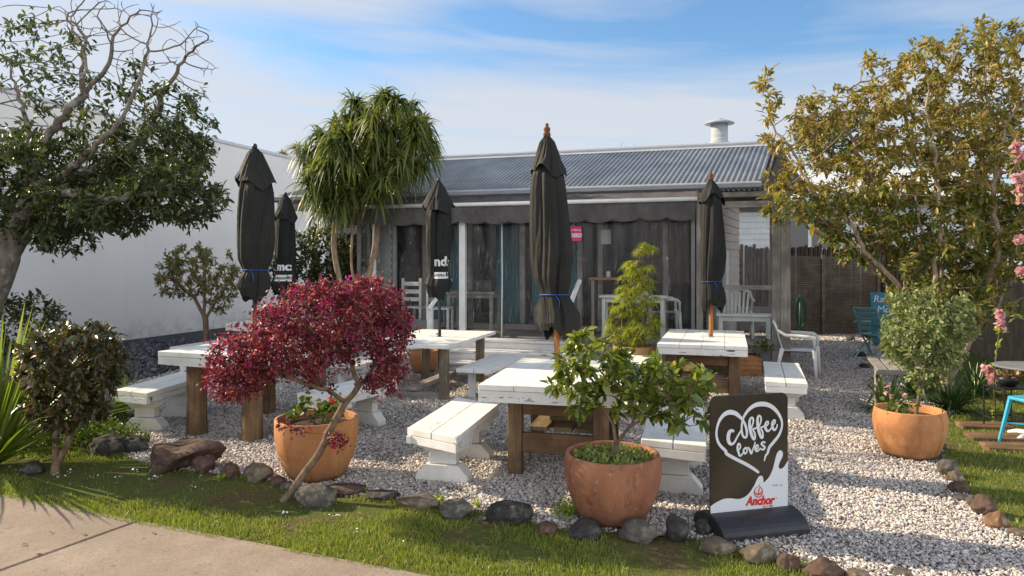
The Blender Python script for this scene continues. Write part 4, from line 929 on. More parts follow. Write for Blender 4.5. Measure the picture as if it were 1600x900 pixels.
# agapanthus clumps under the shrub tree
MT['aga'] = leaf_mat('dark_strap_leaf', [(0.025, 0.055, 0.012), (0.045, 0.085, 0.018), (0.07, 0.12, 0.03), (0.10, 0.15, 0.05)], 0.22, rough=0.35, spec=0.55)
for i, (px, py, lab) in enumerate([(1398, 650, 'dark strappy clump left of the right-hand pot, leaves over the gravel'), (1445, 628, 'dark strappy clump just behind the right-hand pot'), (1500, 648, 'dark strappy clump in front of the shrub tree trunks'), (1535, 622, 'dark strappy clump nearest the round table'), (1475, 600, 'dark strappy clump furthest back under the shrub tree')]):
    c = G(px, py); c.y += 0.15; flax('strappy_clump', lab, c, 130, (0.42, 0.82), 0.030, 70+i, (0.15, 1.25), 0.55, MT['aga'], group='dark strappy clumps under the shrub tree')

# --- ground cover at left and by the pots
def groundcover(name, label, pts, n, L, hgt, m, seed, wd=0.5, rad=0.25):
    gg = np.random.default_rng(seed); B = []
    for p in pts:
        q = unit(gg.normal(0, 1, (n, 3))); B.append(np.array([p.x, p.y, 0])[None]+np.stack([q[:, 0]*rad, q[:, 1]*rad*0.7, np.abs(q[:, 2])*hgt], 1)*gg.random((n, 1))**0.4)
    B = np.vstack(B); D = unit(gg.normal(0, 1, B.shape)+np.array([0, 0, 0.5])); Ls = L*np.exp(gg.normal(0, .25, len(B)))
    o = np_mesh(name, *leafV(B, D, Ls, Ls*wd, gg), m); tag(o, label, None, None, 'stuff'); return o
groundcover('ground_cover', 'leafy green ground cover in the left garden bed', [G(px, py) for px, py in [(10, 690), (40, 705), (70, 690), (20, 660), (60, 665), (120, 700), (160, 690), (190, 700), (150, 675), (110, 680), (-20, 700), (35, 680), (175, 665), (130, 655)]], 420, 0.045, 0.24, MT['leaf_mid'], 81)
MT['leaf_lime'] = leaf_mat('lime_leaf', [(0.16, 0.24, 0.03), (0.26, 0.34, 0.05), (0.34, 0.40, 0.08)], 0.4, clump_amt=0)
def weed(px, py, h_, n, label, seed, rad=0.09):
    gg = np.random.default_rng(seed); c = G(px, py); c.z = 0
    q = unit(gg.normal(0, 1, (n, 3))); B = np.stack([q[:, 0]*rad, q[:, 1]*rad, np.abs(q[:, 2])*h_], 1)*gg.random((n, 1))**0.5
    D = unit(gg.normal(0, 1, B.shape)+np.array([0, 0, 0.7])); Ls = 0.026*np.exp(gg.normal(0, .25, n)); rt = plant_root('weed', c, label, 'weed')
    np_mesh('leaves', *leafV(B, D, Ls, Ls*0.6, gg), MT['leaf_lime'], rt)
    mb = MB()
    for i in range(10): mb.tube([(0, 0, 0), tuple(B[i]*0.5+np.array([0, 0, .01])), tuple(B[i])], 0.0015, 4)
    mb.build('stems', MT['leaf_lime'], rt)
weed(886, 808, 0.13, 220, 'lime green leafy weed left of the front pot', 91, 0.12)
weed(487, 756, 0.10, 60, 'small bright weed sprouting in front of the burgundy trunk', 92, 0.05)
weed(572, 778, 0.08, 26, 'thin weed sprig standing between two flat edging stones', 93, 0.02)
weed(686, 790, 0.09, 60, 'green weed growing over the stone below the white bench foot', 94, 0.05)
weed(744, 795, 0.07, 30, 'tiny weed at the gravel edge left of the dark boulder', 95, 0.03)
weed(345, 752, 0.05, 40, 'low weed beside the reddish triangular stone', 96, 0.05)

# --- pots
MT['terracotta'] = None
def terra(name, c1, c2, stain, seed=0.0, amt=0.6):
    a = Mat(name); tcn = a.n('ShaderNodeTexCoord'); mp = a.n('ShaderNodeMapping'); a.link(tcn.outputs['Object'], mp.inputs[0]); mp.inputs['Location'].default_value = (seed, seed*2, 0); co = mp.outputs[0]
    n1 = a.noise(co, 3.2, 7, 0.6); n2 = a.noise(co, 14, 7, 0.7); col = a.ramp(n1, [(0.32, c2), (0.68, c1)])
    col = a.mix(a.ramp(n2, [(0.56, 0.0), (0.70, amt)]), col, stain)
    mp2 = a.n('ShaderNodeMapping'); a.link(tcn.outputs['Object'], mp2.inputs[0]); mp2.inputs['Scale'].default_value = (1, 1, 0.3); n3 = a.noise(mp2.outputs[0], 6, 5)
    col = a.mix(a.ramp(n3, [(0.55, 0.0), (0.75, 0.35)]), col, tuple(min(1, x*1.35+0.05) for x in c1)); sz = a.n('ShaderNodeSeparateXYZ'); a.link(tcn.outputs['Object'], sz.inputs[0])
    foot = a.n('ShaderNodeMapRange'); a.link(sz.outputs[2], foot.inputs[0]); foot.inputs[1].default_value = 0.16; foot.inputs[2].default_value = 0.0
    col = a.mix(a.math('MULTIPLY', foot.outputs[0], a.ramp(n2, [(0.35, 0.0), (0.62, 0.85)])), col, (0.10, 0.075, 0.05))
    n4 = a.noise(co, 26, 6, 0.7); col = a.mix(a.ramp(n4, [(0.60, 0.0), (0.68, 0.45)]), col, (0.55, 0.45, 0.35))
    drip = a.n('ShaderNodeMapping'); a.link(tcn.outputs['Object'], drip.inputs[0]); drip.inputs['Scale'].default_value = (1, 1, 0.12); drip.inputs['Location'].default_value = (seed, 0, 0)
    n5 = a.noise(drip.outputs[0], 11, 5, 0.6); col = a.mix(a.ramp(n5, [(0.56, 0.0), (0.66, 0.45)]), col, tuple(x*0.45 for x in c2))
    a.bump(n2, 0.4, 0.005)
    return a.done(col, 0.78, 0, 0.3)
def pot(name, label, c, rim, h_, m, base_r=0.62, belly=1.04, group=None, cat='pot', ribs=0, fill=0.07):
    rt = empty(name, c, 0, label, cat, group); k = rim
    outer = [(k*base_r*0.94, 0.0), (k*base_r, 0.008), (k*base_r*1.06, 0.03)]
    for i in range(1, 15):
        t = i/15; rr = k*(base_r+(belly-base_r)*math.sin(min(1, t*1.25)*math.pi/2)**0.85); rr -= k*(belly-1.0)*max(0, (t-0.8)/0.2)
        if ribs: rr += 0.006*(i % 2)
        outer.append((rr, h_*t))
    outer += [(k*0.995, h_*0.985), (k*0.985, h_), (k*0.93, h_), (k*0.915, h_*0.985)]
    inner = [(k*0.915, h_*0.9), (k*0.90, h_-fill), (k*0.90, h_-fill-0.02)]
    mb = MB(); mb.lathe(outer+inner, 64); o = mb.build('pot_body', m, rt, smooth=True)
    mb = MB(); mb.lathe([(k*0.905, h_-fill-0.03), (k*0.905, h_-fill), (k*0.5, h_-fill+0.012), (0.0, h_-fill+0.016)], 40); mb.build('potting_soil', MT['soil'], rt, smooth=True)
    return rt
MT['terra_a'] = terra('orange_terracotta', (0.45, 0.215, 0.085), (0.33, 0.14, 0.055), (0.30, 0.22, 0.14), 1.0)
MT['terra_b'] = terra('aged_red_terracotta', (0.35, 0.155, 0.08), (0.22, 0.085, 0.05), (0.09, 0.06, 0.045), 3.0, 0.75)
MT['terra_c'] = terra('bright_terracotta', (0.49, 0.235, 0.095), (0.38, 0.165, 0.065), (0.52, 0.38, 0.25), 6.0, 0.4)
MT['terra_d'] = terra('tan_terracotta', (0.40, 0.24, 0.12), (0.30, 0.16, 0.08), (0.20, 0.14, 0.09), 9.0)
pA = G(495, 746); pot('terracotta_pot', 'big orange terracotta pot behind the burgundy shrub trunk', pA, 0.325, 0.485, MT['terra_a'], 0.60, 1.0)
pB = G(957, 813); pot('terracotta_pot', 'large stained reddish terracotta pot holding the citrus tree', pB, 0.312, 0.455, MT['terra_b'], 0.60, 1.03)
pC = G(1421, 713); pot('terracotta_pot', 'bright orange terracotta pot holding the grey-green shrub beside the gravel path', pC, 0.282, 0.425, MT['terra_c'], 0.72, 1.05)
pD = G(991, 600); pot('terracotta_pot', 'tan terracotta pot of the feathery yellow-green plant before the curtains', pD, 0.30, 0.55, MT['terra_d'], 0.66, 1.02)
# geranium in the left pot
gg = np.random.default_rng(14); c = pA+Vector((0.02, 0, 0.41)); 
rt, P, par, r = bush('geranium', 'green leafy geranium with red flowers in the big orange pot', 'plant', c, [(tuple(c+Vector((0.0, -0.02, 0.12))), (0.24, 0.2, 0.11), 120)], [[tuple(c), tuple(c+Vector((0.02, 0, 0.05)))], [tuple(c), tuple(c+Vector((-0.08, 0, 0.06)))]], MT['leaf_mid'], MT['bark_brown'], 0.05, 0.85, 4, 0.04, 0.008, 0.002, seed=101, back=1)
MT['petal_red'] = leaf_mat('red_petal', [(0.55, 0.02, 0.03), (0.70, 0.03, 0.05)], 0.4, rough=0.6, clump_amt=0)
MT['petal_pink'] = leaf_mat('pink_petal', [(0.50, 0.25, 0.27), (0.62, 0.40, 0.42), (0.56, 0.32, 0.34)], 0.35, rough=0.6, clump_amt=0)
C = np.array([tuple(W(x, y, 5.45)) for x, y in [(516, 622), (521, 628)]]); put('flowers', petals(C, 12, 0.024, gg), MT['petal_red'], rt, c)
# citrus
d = 4.7; c = pB+Vector((0.03, 0, 0.39))
tp = [[tuple(c), tuple(W(962, 685, d)), tuple(W(958, 660, d)), tuple(W(935, 630, d)), tuple(W(915, 600, d))], [tuple(W(962, 690, d)), tuple(W(985, 665, d-.05)), tuple(W(1020, 645, d-.1)), tuple(W(1060, 628, d-.1)), tuple(W(1090, 615, d-.1))],
      [tuple(W(958, 665, d)), tuple(W(970, 620, d+.1)), tuple(W(965, 580, d+.1))], [tuple(W(985, 665, d-.05)), tuple(W(1005, 625, d)), tuple(W(1030, 590, d))], [tuple(W(935, 630, d)), tuple(W(912, 560, d)), tuple(W(905, 530, d))], [tuple(W(1020, 645, d-.1)), tuple(W(1065, 665, d-.15)), tuple(W(1090, 668, d-.2))]]
MT['leaf_citrus'] = leaf_mat('citrus_leaf', [(0.045, 0.085, 0.016), (0.10, 0.15, 0.024), (0.20, 0.24, 0.04), (0.34, 0.35, 0.07), (0.06, 0.10, 0.02)], 0.34, rough=0.3, spec=0.6, clump=4, clump_amt=0.2)
bush('citrus_tree', 'small citrus tree with glossy yellow-green leaves in the front pot', 'tree', c, [(*k3(925, 570, d, 62, 45, .24), 90), (*k3(908, 540, d, 28, 32, .14), 30), (*k3(1000, 585, d, 60, 40, .26), 95), (*k3(1070, 600, d-.1, 48, 42, .2), 75), (*k3(960, 610, d, 80, 26, .22), 60), (*k3(1060, 640, d-.1, 50, 22, .15), 26), (*k3(880, 600, d, 25, 30, .12), 26), (*k3(900, 640, d, 22, 16, .1), 10)],
     tp, MT['leaf_citrus'], MT['bark_brown'], 0.066, 0.46, 8, 0.042, 0.017, 0.0022, seed=111, back=2, dk=0.062, jitter=0.006, spread=0.6, droop=0.1, fold=0.2)
MT['succulent'] = leaf_mat('pot_succulent', [(0.13, 0.19, 0.05), (0.22, 0.27, 0.07), (0.30, 0.32, 0.09), (0.09, 0.14, 0.04)], 0.3, clump_amt=0)
def potcover(label, p, h_, rad, n, seed, L=0.03):
    gg = np.random.default_rng(seed); c = p+Vector((0, 0, h_)); t = gg.uniform(0, 6.28, n); q = np.sqrt(gg.random(n))*rad
    B = np.stack([q*np.cos(t), q*np.sin(t), gg.uniform(0, 0.055, n)], 1); D = unit(gg.normal(0, 1, B.shape)+np.array([0, 0, .8])); Ls = L*np.exp(gg.normal(0, .25, n))
    rt = plant_root('pot_succulents', c, label, 'plant'); np_mesh('leaves', *leafV(B, D, Ls, Ls*.55, gg), MT['succulent'], rt)
potcover('low yellow-green succulents around the citrus stem', pB, 0.385, 0.265, 1500, 121)
# grey-green shrub in the right pot
d = 6.2; c = pC+Vector((0.06, 0, 0.37))
tp = [[tuple(c), tuple(W(1441, 600, d)), tuple(W(1446, 570, d)), tuple(W(1430, 530, d))], [tuple(W(1441, 608, d)), tuple(W(1425, 580, d)), tuple(W(1410, 550, d))], [tuple(W(1446, 570, d)), tuple(W(1465, 540, d))]]
MT['leaf_sage'] = leaf_mat('sage_leaf', [(0.11, 0.16, 0.05), (0.18, 0.23, 0.08), (0.27, 0.32, 0.12), (0.40, 0.43, 0.19), (0.09, 0.13, 0.045)], 0.25, rough=0.5, clump=4, clump_amt=.5)
bush('potted_shrub', 'grey-green bushy shrub standing in the bright orange pot', 'shrub', c, [(*k3(1405, 530, d, 30, 34, .2), 70), (*k3(1446, 466, d, 22, 22, .14), 40), (*k3(1500, 482, d, 22, 26, .15), 34), (*k3(1440, 525, d, 60, 56, .34), 360), (*k3(1424, 484, d, 36, 32, .2), 110), (*k3(1452, 562, d, 54, 36, .3), 170), (*k3(1485, 515, d, 34, 40, .24), 90)], tp, MT['leaf_sage'], MT['bark_brown'], 0.042, 0.48, 13, 0.05, 0.017, 0.0025, seed=131, back=3, dk=0.066, jitter=0.02, lv=.3)
gg = np.random.default_rng(141); c2_ = pC+Vector((-0.15, -0.08, 0.36))
rt, P, par, r = bush('geranium', 'pale pink geranium at the left rim of the bright orange pot', 'plant', c2_, [(tuple(c2_+Vector((0, 0, 0.09))), (0.14, 0.12, 0.09), 70)], [[tuple(c2_), tuple(c2_+Vector((0, 0, 0.05)))]], MT['leaf_mid'], MT['bark_brown'], 0.045, 0.85, 4, 0.035, 0.005, 0.0015, seed=142, back=1)
C = np.array([tuple(W(x, y, 6.02)) for x, y in [(1384, 612), (1392, 620), (1388, 604), (1410, 616)]]); put('flowers', petals(C, 10, 0.024, gg, .8), MT['petal_pink'], rt, c2_)
# feathery plant by the curtains
d = 9.9; c = pD+Vector((0, 0, 0.49)); MT['feather'] = leaf_mat('feathery_leaf', [(0.20, 0.25, 0.04), (0.32, 0.36, 0.05), (0.42, 0.45, 0.08), (0.16, 0.21, 0.035)], 0.42, rough=0.4, clump=3, clump_amt=0.5)
gg = np.random.default_rng(151)
tp = [[tuple(c), tuple(W(990, 500, d)), tuple(W(985, 450, d)), tuple(W(1000, 400, d)), tuple(W(1014, 382, d))], [tuple(W(988, 500, d)), tuple(W(965, 495, d))], [tuple(W(988, 480, d)), tuple(W(1015, 460, d))]]
att = np.vstack([ell(*k3(990, 510, d, 47, 28, .34), 230, gg), ell(*k3(990, 470, d, 38, 30, .28), 150, gg), ell(*k3(998, 425, d, 28, 30, .2), 90, gg), ell(*k3(1010, 390, d, 16, 15, .1), 16, gg)])
P, par, ns = grow(tp, att, 0.055, 1.0, 0.075, 80, 0.12, 15); P = smooth_nodes(P, par, 2); r = radii(P, par, 0.005, 0.03, 2.2)
rt = plant_root('feathery_plant', c, 'upright feathery plant with yellow-green tufts in the tan pot', 'plant'); put_branches('stems', P, par, r, MT['bark_brown'], rt, c)
cnt = np.bincount(par[par >= 0], minlength=len(P)); tips = P[cnt == 0]; VV = None
for h in tips:
    k = 46; z = gg.uniform(-0.1, 1, k); t = gg.uniform(0, 6.28, k); q = np.sqrt(1-z*z*0.99); D = np.stack([q*np.cos(t), q*np.sin(t), z], 1)
    a_ = straps(np.array(h)[None]+gg.normal(0, .008, (k, 3)), D, gg.uniform(0.10, 0.155, k), np.full(k, 0.013), gg, droop=0.75, segs=3); VV = a_ if VV is None else cat2(VV, a_)
put('crown', VV, MT['feather'], rt, c)

# --- rose stems at the right edge
def rose(label, base, tp, blooms, seed, leafn):
    gg = np.random.default_rng(seed); rt = plant_root('rose_bush', base, label, 'rose')
    mb = MB()
    for pl in tp:
        k = len(pl); mb.tube([Vector(p)-base for p in pl], [0.008*(1-0.5*i/(k-1)) for i in range(k)], 6)
    mb.build('stems', MT['bark_brown'], rt, smooth=True)
    for b in blooms:
        C = np.array([tuple(Vector(b)-base)])+gg.normal(0, 0.012, (9, 3)); np_mesh('bloom', *petals(C, 10, 0.036, gg, 0.95), MT['petal_pink'], rt)
    pts = []
    for pl in tp:
        for i in range(len(pl)-1):
            for _ in range(leafn): pts.append(np.array(pl[i])+(np.array(pl[i+1])-np.array(pl[i]))*gg.random())
    B = np.array(pts)-np.array(base)+gg.normal(0, .02, (len(pts), 3)); D = unit(gg.normal(0, 1, B.shape)); Ls = 0.06*np.exp(gg.normal(0, .25, len(B)))
    np_mesh('leaves', *leafV(B, D, Ls, Ls*.55, gg), MT['leaf_lime'], rt)
b_ = G(1556, 660); 
rose('slim rose bush with pink blooms beside the round table', b_, [[tuple(b_), tuple(W(1553, 600, 7.3)), tuple(W(1556, 560, 7.2)), tuple(W(1562, 510, 7.1)), tuple(W(1562, 495, 7.1))], [tuple(W(1555, 570, 7.2)), tuple(W(1548, 585, 7.1)), tuple(W(1544, 582, 7.1))], [tuple(W(1562, 520, 7.1)), tuple(W(1580, 500, 7.0)), tuple(W(1596, 492, 7.0))]],
     [W(1562, 492, 7.1), W(1564, 506, 7.05), W(1543, 578, 7.1), W(1550, 592, 7.05)], 161, 5)
b_ = G(1640, 700); 
rose('tall climbing rose with pink blooms leaning in at the right frame edge', b_, [[tuple(b_), tuple(W(1640, 560, 6.6)), tuple(W(1630, 420, 6.5)), tuple(W(1610, 320, 6.4)), tuple(W(1590, 250, 6.4)), tuple(W(1586, 225, 6.4))], [tuple(W(1625, 400, 6.5)), tuple(W(1600, 425, 6.3)), tuple(W(1596, 430, 6.3))], [tuple(W(1610, 320, 6.4)), tuple(W(1594, 300, 6.3))]],
     [W(1588, 228, 6.4), W(1590, 240, 6.4), W(1590, 278, 6.35), W(1595, 296, 6.35), W(1594, 312, 6.35), W(1597, 425, 6.3), W(1594, 375, 6.3)], 162, 6)
# --- trees beyond
for i, (px, py, dd_, rx, ry, lab) in enumerate([(1300, 215, 27, 60, 42, 'dark dense tree beyond the neighbour house roof'), (1560, 250, 24, 150, 110, 'broad dark green tree behind the shrub tree at right'), (1440, 330, 24, 110, 80, 'lower bushy tree behind the right fence')]):
    base = W(px, 480, dd_); base.z = 0; k = dd_/F
    bush('background_tree', lab, 'tree', base, [(tuple(W(px, py, dd_)), (rx*k, 2.0, ry*k), 520), (tuple(W(px+rx*.4, py+ry*.8, dd_)), (rx*k*.8, 1.6, ry*k*.8), 200)], [[tuple(base), tuple(W(px, py+ry*1.2, dd_)), tuple(W(px, py+ry*.3, dd_))]], MT['leaf_dark'], MT['bark_brown'], 0.2, 0.45, 9, 0.25, 0.16, 0.012, seed=171+i, back=2, dk=0.34, jitter=0.12)
# palm tops beyond the white building
for i, (px, py, dd_, s_, lab) in enumerate([(466, 232, 32, 1.0, 'taller bare palm top rising behind the white building'), (441, 240, 34, 0.6, 'lower palm crown just showing above the white parapet')]):
    base = W(px, 470, dd_); base.z = 0; top = W(px, py, dd_); rt = plant_root('palm_tree', base, lab, 'palm')
    mb = MB(); mb.tube([(0, 0, 0), (0.05, 0, top.z*0.5), (0, 0, top.z)], [0.2, 0.16, 0.12], 10); mb.build('trunk', MT['bark_grey'], rt, smooth=True)
    gg = np.random.default_rng(181+i); k = 60; z = gg.uniform(-.3, 1, k); t = gg.uniform(0, 6.28, k); q = np.sqrt(1-z*z*.99); D = np.stack([q*np.cos(t), q*np.sin(t), z], 1)
    put('crown', straps(np.tile(np.array([[0, 0, top.z]]), (k, 1)), D, gg.uniform(.5, .95, k)*s_, np.full(k, .07), gg, droop=.5), MT['leaf_olive'], rt, (0, 0, 0))
# bare twiggy tree behind the ridge
base = W(985, 480, 26); base.z = 0; bl = [(tuple(W(985, 236, 26)), (1.2, .6, .4), 90), (tuple(W(975, 246, 26)), (1.4, .6, .3), 60)]
gg = np.random.default_rng(191); att = np.vstack([ell(c_, r_, n_, gg) for c_, r_, n_ in bl]); P, par, ns = grow([[tuple(base), tuple(W(985, 300, 26)), tuple(W(985, 250, 26))]], att, .15, 3, .2, 60, .15, 19); r = radii(P, par, .005, .05, 2.0)
rt = plant_root('bare_tree', base, 'bare twiggy tree top just showing above the cafe roof ridge', 'tree'); put_branches('trunk', P, par, r, MT['bark_grey'], rt, base)
# grey shrub plants low under verandah
for i, (px, py, dd_, rr, hh, lab) in enumerate([(1190, 548, 10.5, .22, .2, 'small dark green bush in the box planter by the right bay'), (672, 532, 11.6, .3, .25, 'low green plant in the pot behind the black-poled umbrella table')]):
    c = W(px, py+12, dd_); bush('potted_plant', lab, 'plant', c, [(tuple(W(px, py-4, dd_)), (rr, .2, hh*.8), 130)], [[tuple(c), tuple(W(px, py, dd_))]], MT['leaf_mid'], MT['bark_brown'], .05, .5, 5, .05, .01, .003, seed=195+i, back=1)
# ================================================================== ROCKS
MT['rock_grey'] = None
def rock_mat(name, c1, c2, lich=None):
    a = Mat(name); co = a.coord(); n1 = a.noise(co, 5, 8, 0.65); n2 = a.noise(co, 30, 6, 0.7)
    col = a.ramp(n1, [(0.32, c2), (0.66, c1)]); col = a.mix(a.ramp(n2, [(0.4, 0.45), (0.6, 0.0)]), col, tuple(x*0.5 for x in c2))
    if lich: col = a.mix(a.ramp(a.noise(co, 11, 6, 0.7), [(0.54, 0.0), (0.62, 0.7)]), col, lich)
    a.bump(a.math('ADD', n1, n2), 0.7, 0.012); return a.done(col, 0.88, 0, 0.25)
MT['rk_dark'] = rock_mat('dark_basalt', (0.07, 0.064, 0.06), (0.028, 0.026, 0.026), (0.14, 0.135, 0.11))
MT['rk_grey'] = rock_mat('grey_river_stone', (0.14, 0.128, 0.11), (0.06, 0.055, 0.048), (0.24, 0.22, 0.17))
MT['rk_tan'] = rock_mat('tan_stone', (0.21, 0.165, 0.115), (0.085, 0.068, 0.05), (0.28, 0.26, 0.2))
MT['rk_red'] = rock_mat('reddish_brown_stone', (0.15, 0.095, 0.072), (0.06, 0.04, 0.032))
MT['rk_rust'] = rock_mat('rusty_stone', (0.28, 0.15, 0.08), (0.11, 0.065, 0.045), (0.34, 0.31, 0.24))
def rock(px, pyb, wpx, hpx, m, label, seed, depth=0.75, facet=0.0, rot=0.0, group='stones edging the gravel'):
    c = G(px, pyb-hpx*0.12); k = c.y/F; w = wpx*k/2; h_ = hpx*k/2*1.0
    bm = bmesh.new(); bmesh.ops.create_icosphere(bm, subdivisions=5 if wpx > 90 else 4, radius=1.0); ph = Vector((seed*3.1, seed*1.7, seed*0.9))
    for v in bm.verts:
        p = v.co.copy()
        if facet:
            for q in range(9):
                rr = random.Random(seed*31+q); nrm_ = Vector((rr.gauss(0, 1), rr.gauss(0, 1), rr.gauss(0, 1)+0.2)).normalized(); dcut = rr.uniform(0.5, 0.82); e = p.dot(nrm_)-dcut
                if e > 0: p -= nrm_*e*facet
        f_ = 1+0.26*mnoise.noise(p*1.1+ph)+0.15*mnoise.noise(p*2.6+ph)+0.055*mnoise.noise(p*7+ph)+0.015*mnoise.noise(p*15+ph)
        p *= f_; p.x *= w; p.y *= max(w*depth, h_*0.8); p.z *= h_; p.z = max(p.z, -h_*0.72); v.co = p
    me = bpy.data.meshes.new('edging_stone'); bm.to_mesh(me); bm.free()
    o = link_mesh('edging_stone', me, m, smooth=True); o.location = (c.x, c.y+w*depth*0.2, h_*0.66); o.rotation_euler = (0, 0, rot)
    tag(o, label, 'stone', group)
RK = [(165, 716, 60, 38, 'rk_dark', 'dark stone under the leaves right of the round shrub', .8, .3), (205, 712, 46, 34, 'rk_dark', 'small dark stone touching the left end of the big slab', .8, .4),
 (275, 742, 142, 62, 'rk_red', 'big angular reddish brown slab rock near the burgundy shrub', .55, .95), (320, 745, 48, 40, 'rk_red', 'lower reddish block at the right end of the big slab', .7, .9),
 (358, 752, 38, 34, 'rk_red', 'small pointed reddish stone right of the big slab', .8, .9), (402, 756, 46, 34, 'rk_tan', 'rounded pale tan stone left of the orange pot', .9, .2), (434, 762, 26, 20, 'rk_red', 'little brown stone right of the pale tan one', .9, .3),
 (448, 766, 22, 14, 'rk_grey', 'tiny grey pebble at the foot of the burgundy trunk', .9, .2), (490, 797, 62, 42, 'rk_grey', 'smooth grey boulder with a white streak right of the burgundy trunk', .8, .1), (535, 775, 82, 20, 'rk_red', 'long flat brown stone in front of the orange pot', .6, .5),
 (597, 784, 54, 20, 'rk_dark', 'flat dark stone right of the long brown one', .7, .3), (655, 798, 74, 24, 'rk_tan', 'flat tan stone left of the dark angular block', .6, .4), (714, 812, 56, 34, 'rk_grey', 'angular grey block left of the big round boulder', .8, .8),
 (797, 822, 72, 40, 'rk_dark', 'big round dark boulder between the white bench and the front pot', .9, .2), (756, 815, 20, 12, 'rk_grey', 'little pebble left of the big round boulder', .9, .2), (854, 840, 38, 24, 'rk_red', 'small brown stone between the round boulder and the pot', .9, .3),
 (918, 846, 60, 32, 'rk_dark', 'smooth dark stone under the left side of the front pot', .9, .2), (1000, 850, 72, 36, 'rk_grey', 'lichened grey stone under the right side of the front pot', .8, .4), (1057, 851, 46, 44, 'rk_dark', 'upright blocky dark stone right of the front pot', .9, .7),
 (1102, 842, 30, 34, 'rk_dark', 'dark stone half hidden left of the sign base', .9, .3), (1124, 872, 56, 32, 'rk_tan', 'low brownish stone in front of the sign base', .8, .3), (1186, 886, 58, 42, 'rk_tan', 'pale lichened stone in front of the middle of the sign', .8, .6),
 (1233, 896, 36, 30, 'rk_red', 'brown stone right of the pale lichened one', .8, .4), (1288, 906, 60, 32, 'rk_red', 'wide low reddish stone at the bottom edge', .7, .3), (1340, 912, 40, 24, 'rk_tan', 'last stone of the front row at the bottom edge', .8, .3), (1415, 905, 36, 16, 'rk_grey', 'flat pebble in the gravel at the bottom edge', .8, .2),
 (1483, 750, 34, 34, 'rk_grey', 'upright grey stone below the bright orange pot', .8, .6), (1480, 756, 14, 14, 'rk_rust', 'tiny orange stone in front of the upright grey one', .9, .3), (1495, 758, 24, 22, 'rk_tan', 'small tan stone right of the tiny orange one', .9, .4), (1500, 775, 34, 24, 'rk_red', 'rounded brown stone midway along the lawn edge', .8, .3),
 (1506, 786, 26, 14, 'rk_grey', 'flat grey stone below the rounded brown one', .8, .2), (1522, 794, 24, 22, 'rk_grey', 'small leaning grey stone left of the tall block', .8, .4), (1538, 812, 38, 42, 'rk_red', 'tall brown block on the lawn edge, largest there', .8, .8), (1560, 832, 38, 38, 'rk_rust', 'rusty orange stone in front of the tall brown block', .8, .8), (1592, 842, 36, 16, 'rk_tan', 'flat pale stone at the right frame edge', .8, .3),
 (1468, 722, 22, 18, 'rk_dark', 'dark stone tucked against the right side of the orange pot', .9, .3), (1473, 705, 16, 14, 'rk_dark', 'dark stone behind the pot, further up the lawn edge', .9, .3), (1345, 560, 16, 12, 'rk_dark', 'dark stone on the left of the path near the folding chair', .9, .3), (1352, 578, 16, 12, 'rk_dark', 'dark stone on the path edge left of the strappy clumps', .9, .3),
 (45, 745, 40, 24, 'rk_dark', 'dark stone half buried left of the round shrub trunk', .9, .3), (1330, 535, 14, 10, 'rk_grey', 'small grey stone where the path meets the slatted screen', .9, .3)]
for i, t_ in enumerate(RK): rock(*t_[:4], MT[t_[4]], t_[5], i+1, t_[6], t_[7])
# white streak on the grey boulder is part of its mesh pattern: fine quartz vein
# fallen leaves and petals
gg = np.random.default_rng(301); n = 420
Pf = gg.uniform((-4.2, 4.0), (4.6, 10.5), (n, 2)); Pf = Pf[np.abs(Pf[:, 0]) < 0.74*Pf[:, 1]]; B = np.stack([Pf[:, 0], Pf[:, 1], np.full(len(Pf), 0.03)], 1); D = unit(gg.normal(0, 1, B.shape)*np.array([1, 1, .18])); Ls = gg.uniform(.02, .05, len(B))
MT['litter'] = leaf_mat('dry_leaf', [(.12, .07, .035), (.22, .13, .06), (.30, .20, .09), (.10, .06, .04)], .15, clump_amt=0)
o = np_mesh('fallen_leaves', *leafV(B, D, Ls, Ls*.5, gg), MT['litter']); tag(o, 'dry fallen leaves scattered over gravel and lawn', None, None, 'stuff')
B = np.array([tuple(G(x, y, .03)) for x, y in [(88, 741), (96, 744), (108, 738), (148, 744), (240, 748), (246, 744), (315, 742), (445, 800), (300, 760), (520, 805), (210, 735), (180, 746), (560, 830), (640, 840)]]); B = np.repeat(B, 4, 0)+gg.normal(0, .02, (56, 3))*np.array([1, 1, .2]); D = unit(gg.normal(0, 1, B.shape)*np.array([1, 1, .3])); Ls = gg.uniform(.012, .026, len(B))
o = np_mesh('fallen_petals', *leafV(B, D, Ls, Ls*.8, gg), MT['plastic_white']); tag(o, 'small white petals lying on the front lawn', None, None, 'stuff')

# ================================================================== TABLES
def planks(x0, x1, y0, y1, z0, z1, n, axis='x', gap=0.006, skew=0.0):
    """n planks side by side across axis, long the other way"""
    mb = MB()
    for i in range(n):
        if axis == 'x':
            a_, b_ = x0+(x1-x0)*i/n+gap/2, x0+(x1-x0)*(i+1)/n-gap/2; zj = random.uniform(-0.0015, 0.0015)
            v = [(a_, y0+skew*a_, z0), (b_, y0+skew*b_, z0), (b_, y1+skew*b_, z0), (a_, y1+skew*a_, z0)]
        else:
            a_, b_ = y0+(y1-y0)*i/n+gap/2, y0+(y1-y0)*(i+1)/n-gap/2; zj = random.uniform(-0.0015, 0.0015)
            v = [(x0, a_, z0), (x1, a_, z0), (x1, b_, z0), (x0, b_, z0)]
        v2 = [(p[0], p[1], z1+zj) for p in v]
        mb.add(v+v2, [(3, 2, 1, 0), (4, 5, 6, 7), (0, 1, 5, 4), (1, 2, 6, 5), (2, 3, 7, 6), (3, 0, 4, 7)])
    return mb
